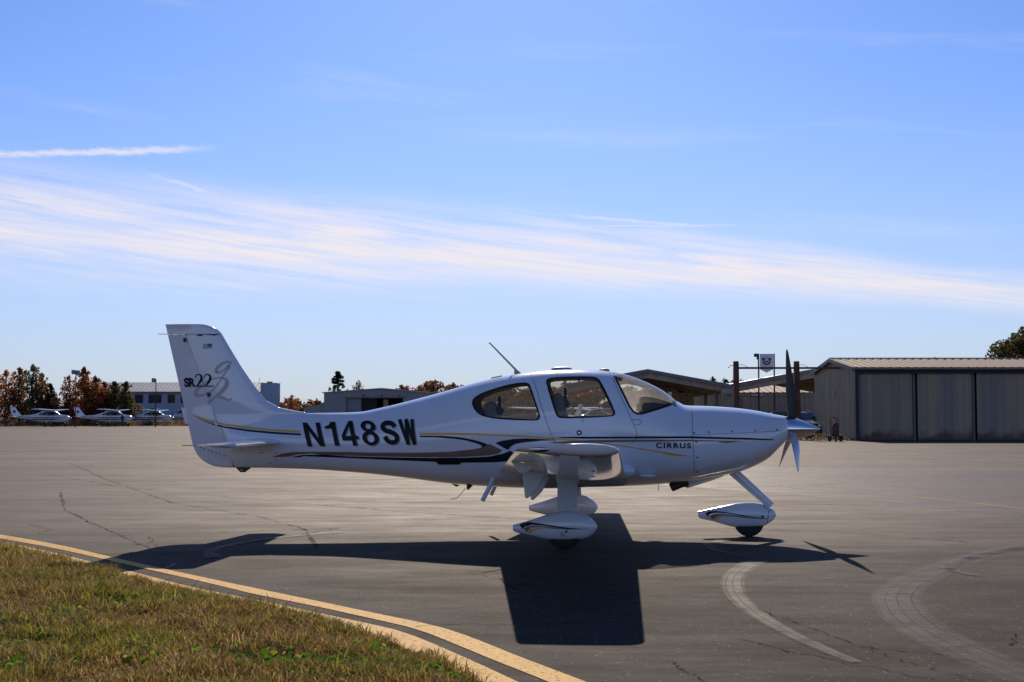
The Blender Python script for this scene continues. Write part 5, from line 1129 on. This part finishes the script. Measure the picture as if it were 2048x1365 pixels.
spots = [(-62.6, 187, -2, 'white high wing aircraft with orange tail crest, leftmost of those parked far away'), (-55.2, 191, -2, 'white high wing aircraft far across the apron with a person standing at its nose'),
         (-52.9, 204, -2, 'white high wing aircraft far across the apron, just right of the standing person'), (-49.8, 214, -2, 'white high wing aircraft far away, half hidden behind the big fin'),
         (4.6, 150, 120, 'white high wing aircraft far away seen through the teardrop rear window'), (10.6, 176, 192, 'white high wing aircraft far away seen low in the door window, left of another'), (17.4, 176, 170, 'white high wing aircraft far away at the right edge of the door window')]
for i, (x, y, a, lb) in enumerate(spots):
    o = TR if i == 0 else copy_tree(TR); o.location = (x, y, 0); o.rotation_euler = (0, 0, R(a)); o['label'] = lb

# ---- a person by the second trainer
PN = thing('person', 'person in dark clothes standing by the nose of a far parked aircraft', 'person', (-52.75, 186.5, 0), R(160))
J = [((0,0,.95),.15),((0,0,1.15),.14),((0,0,1.38),.16),((0,0,1.52),.06),((0,-.01,1.60),.085),((0,-.01,1.72),.09),((.10,0,.90),.10),((.12,.02,.50),.07),((.13,0,.08),.05),((.14,-.14,.04),.045),((-.10,0,.90),.10),((-.13,-.04,.50),.07),((-.15,.04,.08),.05),((-.16,-.10,.04),.045),((.20,0,1.42),.065),((.27,.03,1.14),.05),((.24,-.10,.90),.04),((-.20,0,1.42),.065),((-.27,.03,1.14),.05),((-.22,-.16,.95),.04)]
E_ = [(0,1),(1,2),(2,3),(3,4),(4,5),(0,6),(6,7),(7,8),(8,9),(0,10),(10,11),(11,12),(12,13),(2,14),(14,15),(15,16),(2,17),(17,18),(18,19)]
me = bpy.data.meshes.new('body'); me.from_pydata([j[0] for j in J], E_, []); me.update()
PB = link('body', me, 'cloth', PN); sk = PB.modifiers.new('skin', 'SKIN')
for i, j in enumerate(J): me.skin_vertices[0].data[i].radius = (j[1], j[1] * .8)
me.skin_vertices[0].data[0].use_root = True; sb = PB.modifiers.new('smooth', 'SUBSURF'); sb.levels = 1; sb.render_levels = 1
HD = MB()
rs = [[(.078 * c * math.cos(a), -.01 + .09 * c * math.sin(a), 1.655 + .12 * s_) for a in [k * .5236 for k in range(12)]] for s_, c in [(math.sin(b), max(.05, math.cos(b))) for b in np.linspace(-1.5, 1.5, 9)]]
HD.rings(rs).build('head', 'skin', PN, True)
MB().rings([[(.084 * c * math.cos(a), .005 + .095 * c * math.sin(a), 1.69 + .10 * s_) for a in [k * .5236 for k in range(12)]] for s_, c in [(math.sin(b), max(.05, math.cos(b))) for b in np.linspace(-.1, 1.5, 6)]]).build('hair', 'cloth', PN, True)

# ================================================================== trees
def rgba(l): return [np.array(c) for c in l]
ORANGE = rgba([(.42,.14,.03),(.50,.21,.04),(.27,.09,.03),(.16,.075,.03)]); RUSSET = rgba([(.26,.085,.04),(.17,.07,.04),(.32,.12,.04),(.11,.065,.035)])
CRIMS = rgba([(.28,.045,.05),(.18,.05,.05),(.12,.045,.04)]); PINEG = rgba([(.022,.034,.014),(.03,.042,.018),(.016,.024,.012)]); OLIV = rgba([(.11,.09,.03),(.075,.075,.028),(.16,.10,.035),(.05,.055,.024)]); DKGR = rgba([(.025,.035,.016),(.035,.045,.018),(.06,.045,.02)])
MIXED = rgba([(.11,.055,.035),(.085,.05,.04),(.14,.07,.03),(.06,.05,.032),(.05,.05,.025)])
def leaves(cl, n, size, pal, seed):
    """cl: clumps (centre, radii, weight); returns arrays of small leaf faces spread through them"""
    g = np.random.default_rng(seed); wt = np.array([c[2] for c in cl], float); wt /= wt.sum(); pick = g.choice(len(cl), n, p=wt)
    ctr = np.array([c[0] for c in cl])[pick]; rad = np.array([c[1] for c in cl])[pick]
    d = g.normal(size=(n, 3)); d /= np.linalg.norm(d, axis=1)[:, None]; p = ctr + d * rad * (g.random((n, 1)) ** .45)
    a = g.normal(size=(n, 3)); a /= np.linalg.norm(a, axis=1)[:, None]; b = np.cross(a, g.normal(size=(n, 3))); b /= np.linalg.norm(b, axis=1)[:, None]
    s = size * (.5 + g.random((n, 1))); V = np.stack([p - a * s, p + b * s * .55, p + a * s, p - b * s * .55], 1).reshape(-1, 3)
    Fc = np.arange(n)[:, None] * 4 + np.array([[0, 1, 2, 3]])
    cb = g.integers(0, len(pal), len(cl)); pal_ = np.array(pal); c = np.where(g.random((n, 1)) < .6, pal_[cb[pick]], pal_[g.integers(0, len(pal), n)]) * (.6 + .8 * g.random((n, 1)))
    return V, Fc, np.repeat(c, 4, 0)
def tree(label, x, y, h, w, pal, seed, base=.12, n=2600, size=.16, name='autumn_tree', cat='tree', group=None, form='round', bark='bark'):
    r_ = random.Random(seed); t = thing(name, label, cat, (x, y, -.05), r_.uniform(0, 6), group); tk = MB(); tk.tube([(0, 0, 0), (r_.uniform(-.1, .1), 0, h * .35), (r_.uniform(-.2, .2), r_.uniform(-.2, .2), h * .7), (r_.uniform(-.2, .2), r_.uniform(-.2, .2), h * .93)], [.022 * h, .017 * h, .010 * h, .003 * h], 7)
    cl = []; z0 = h * base; k = {'round': 17, 'cone': 11, 'pine': 26}[form]
    for i in range(k):
        q = (i + .5) / k; z = z0 + (h - z0) * (q ** .9); wid = {'round': math.sin(math.pi * min(1, .12 + q * .86)) ** .75, 'cone': 1.05 - q, 'pine': .75 + .4 * math.sin(q * 9 + seed) - .45 * q}[form] * w / 2
        a = i * 2.4 + r_.uniform(-.5, .5); rr_ = wid * (r_.uniform(.30, .68) if form != 'pine' else r_.uniform(.25, .95)); c = (rr_ * math.cos(a), rr_ * math.sin(a), z)
        tk.tube([(0, 0, max(.2, z - h * .14)), (c[0] * .55, c[1] * .55, z - h * .04), c], [.008 * h, .005 * h, .002 * h], 5)
        cr = max(.22, wid * (r_.uniform(.42, .68) if form != 'pine' else r_.uniform(.24, .38))); cl.append((c, (cr, cr, cr * (.75 if form != 'pine' else .38)), cr ** 2))
    cl.append(((0, 0, h * .95), (w * .10, w * .10, h * .07), .05 * w * w))
    for i in range(k):  # ragged small sprigs on the outline
        a = r_.uniform(0, 6.28); q = r_.random(); z = z0 + (h - z0) * q; wid = (math.sin(math.pi * min(1, .12 + q * .86)) ** .75 if form == 'round' else 1.0 - q * .8) * w / 2
        cl.append(((wid * 1.0 * math.cos(a), wid * 1.0 * math.sin(a), z + r_.uniform(-.1, .25)), (w * .07, w * .07, w * .08), w * w * .006))
    tk.build('trunk', bark, t, True); V, Fc, C = leaves(cl, n, size, pal, seed); colour_mesh('crown', V, Fc, C, 'leaf', t); return t
GP = 'autumn trees on the left'
LT = [(12, 742, 207, 4.6, ORANGE, 'bright orange autumn tree at the left edge'), (40, 736, 207, 3.6, RUSSET, 'russet tree second from the left edge'), (66, 731, 204, 4.4, OLIV, 'tallest tree of the left clump, olive with thin top twigs'), (84, 748, 207, 3.4, ORANGE, 'orange brown tree right of the tallest left tree'),
      (101, 768, 207, 2.8, DKGR, 'dark green tree at the right end of the left clump'), (138, 753, 206, 3.0, RUSSET, 'thin russet tree just left of the tall lamp post'), (168, 735, 203, 3.0, ORANGE, 'slim orange tree just right of the tall lamp post'), (191, 753, 206, 3.2, ORANGE, 'orange tree between the slim tree and the olive trees'),
      (209, 766, 209, 3.0, RUSSET, 'brown tree left of the two olive trees by the blue building'), (229, 764, 207, 3.2, OLIV, 'left one of two olive trees by the blue building'), (252, 764, 203, 3.2, OLIV, 'right one of two olive trees by the blue building')]
for i, (px, py, Y, w, pal, lb) in enumerate(LT):
    tree(lb, (px - 1024) / 2750 * Y, Y, 1.45 + (833 - py) / 2750 * Y, w, pal, 100 + i, group=GP, n=2600 if i != 5 else 1100, base=.30 if i in (5, 6) else .10)
LS = [(25, 795, 206, 5.0, RUSSET, 'low russet thicket under the left trees'), (60, 800, 207, 4.5, DKGR, 'low dark green thicket under the tallest left tree'), (112, 795, 205, 3.6, MIXED, 'low grey brown thicket left of the tall lamp post'), (150, 797, 206, 3.6, CRIMS, 'dark crimson bush behind the tall lamp post'), (178, 797, 206, 3.4, CRIMS, 'crimson bush right of the tall lamp post'), (215, 797, 206, 4.0, MIXED, 'brown bush at the foot of the olive trees'), (262, 792, 206, 3.2, OLIV, 'olive bush at the corner of the blue building'), (130, 815, 206, 4.0, MIXED, 'low brown scrub behind the second far aircraft')]
for i, (px, py, Y, w, pal, lb) in enumerate(LS):
    tree(lb, (px - 1024) / 2750 * Y, Y, 1.45 + (833 - py) / 2750 * Y, w, pal, 200 + i, base=.02, n=1500, name='bush', cat='bush', group='bushes on the left')
tree('dark cone shaped shrub against the pale blue wall', -60.2, 231, 2.6, 2.4, DKGR, 301, base=.0, n=900, form='cone', name='cone_shrub', cat='shrub')
tree('dark shrub by the pale blue wall beside the fin', -55.6, 231, 2.6, 2.0, DKGR, 302, base=.0, n=900, form='cone', name='cone_shrub', cat='shrub')
tree('lone dark pine standing behind the gabled hangar', -29.1, 230, 8.8, 4.6, PINEG, 303, base=.36, n=3200, size=.15, form='pine', name='pine_tree')
tree('sparse thin crowned tree right of the lone pine', -26.3, 236, 7.6, 3.4, MIXED, 304, base=.4, n=900, size=.13, name='sparse_tree')
tree('small bare topped tree left of the gabled hangar', -44.8, 236, 4.6, 2.6, MIXED, 305, base=.2, n=800, name='small_tree')
tree('thin brown tree between grey tower and gabled hangar', -37.8, 236, 5.0, 3.0, RUSSET, 306, base=.2, n=700, name='small_tree')
tree('big green and orange tree above the right hangar', 43.0, 112, 9.3, 7.0, OLIV + OLIV + ORANGE[2:], 307, base=.12, n=15000, size=.17, name='broad_tree')
tree('small twiggy tree top peeping over the right hangar roof', 36.2, 118, 6.55, 2.4, MIXED, 308, base=.3, n=350, size=.1, name='small_tree')
for i, (px, py) in enumerate(((803, 771), (838, 773), (865, 770), (905, 766))):
    tree(['round brown tree first from left above the hangar roof', 'small brown tree second above the hangar roof', 'pale brown tree third above the hangar roof', 'dark brown tree nearest the fuselage above the hangar roof'][i], (px - 1024) / 2750 * 238, 238 + i, 1.5 + (833 - py) / 2750 * 238, 4.2, [MIXED, RUSSET, MIXED, RUSSET][i], 320 + i, base=.2, n=1200, group='trees above the gabled hangar')
for i, (px, py) in enumerate(((1350, 752), (1428, 760), (1452, 761))):
    tree(['dark tree top above the left gable of the shade roof', 'thin tree top above the shade roof valley', 'dark tree top right of the shade roof valley'][i], (px - 1024) / 2750 * 180, 180, 1.5 + (833 - py) / 2750 * 180, 3.4, DKGR, 340 + i, base=.2, n=1200, group='trees above the shade roof')
# the wood on the rise behind: one mass
hp = lin([(-90,3),(-52,3.6),(-40,4.0),(-32,4.4),(-24,6.2),(-16,7.0),(-9,7.4),(0,7.1),(10,7.0),(22,7.2),(30,7.8),(40,7.4),(60,7),(120,6.5)])
cl = []
for k in range(900):
    x = rnd.uniform(-95, 115); hh = hp(x) * rnd.uniform(.75, 1.06); z = rnd.random() ** .8 * hh; cl.append(((x, rnd.uniform(255, 285), z), (2.0, 2.0, 1.1), 1))
V, Fc, C = leaves(cl, 90000, .42, MIXED + RUSSET + [np.array((.13,.07,.05))], 77)
fw_ = colour_mesh('far_wood', V, Fc, C, 'leaf'); kind(fw_, 'stuff'); tag(fw_, 'brown autumn wood on the far side of the airfield', 'wood')
# dead leaves drifted against the hangar gable, dry tufts along the far apron edge
V, T, C = [], [], []
def drift(n, f, s0, pal):
    for _ in range(n):
        x, y, z = f(); a = rnd.uniform(0, 6.28); l_ = rnd.uniform(.5, 1.4) * s0; i0 = len(V); d = Vector((math.cos(a), math.sin(a), rnd.uniform(-.5, .8))) * l_; s_ = Vector((-math.sin(a), math.cos(a), rnd.uniform(-.5, .9))) * l_ * .5; b0 = Vector((x, y, z))
        V.extend([tuple(b0 - d), tuple(b0 + s_), tuple(b0 + d), tuple(b0 - s_)]); T.append((i0, i0 + 1, i0 + 2, i0 + 3)); C.extend([tuple(rnd.choice(pal) * rnd.uniform(.6, 1.2))] * 4)
def f1():
    x = 19.8 - 4.8 * rnd.random() ** 1.3; y = 79.6 + rnd.random() * 4; return x, y, rnd.random() ** 2 * (.42 * max(0, 1 - abs(x - 18.3) / 2.6) + .06)
drift(1500, f1, .07, [np.array((.17,.095,.055)), np.array((.11,.06,.035)), np.array((.22,.14,.09))])
dl = colour_mesh('leaf_drift', V, T, C, 'leaf'); kind(dl, 'stuff'); tag(dl, 'drift of dead brown leaves against the hangar gable', 'leaves')
V, T, C = [], [], []
def f2():
    x = rnd.uniform(-85, -30); y = 198.0 - (x + 30) * .04 + rnd.random() ** 1.5 * 6; return x, y, rnd.random() ** 1.3 * .85
drift(9000, f2, .15, [np.array((.30,.19,.07)), np.array((.22,.17,.05)), np.array((.34,.20,.08)), np.array((.16,.09,.045))])
df = colour_mesh('far_dry_grass', V, T, C, 'leaf'); kind(df, 'stuff'); tag(df, 'tall dry grass strip beyond the far edge of the apron', 'grass')
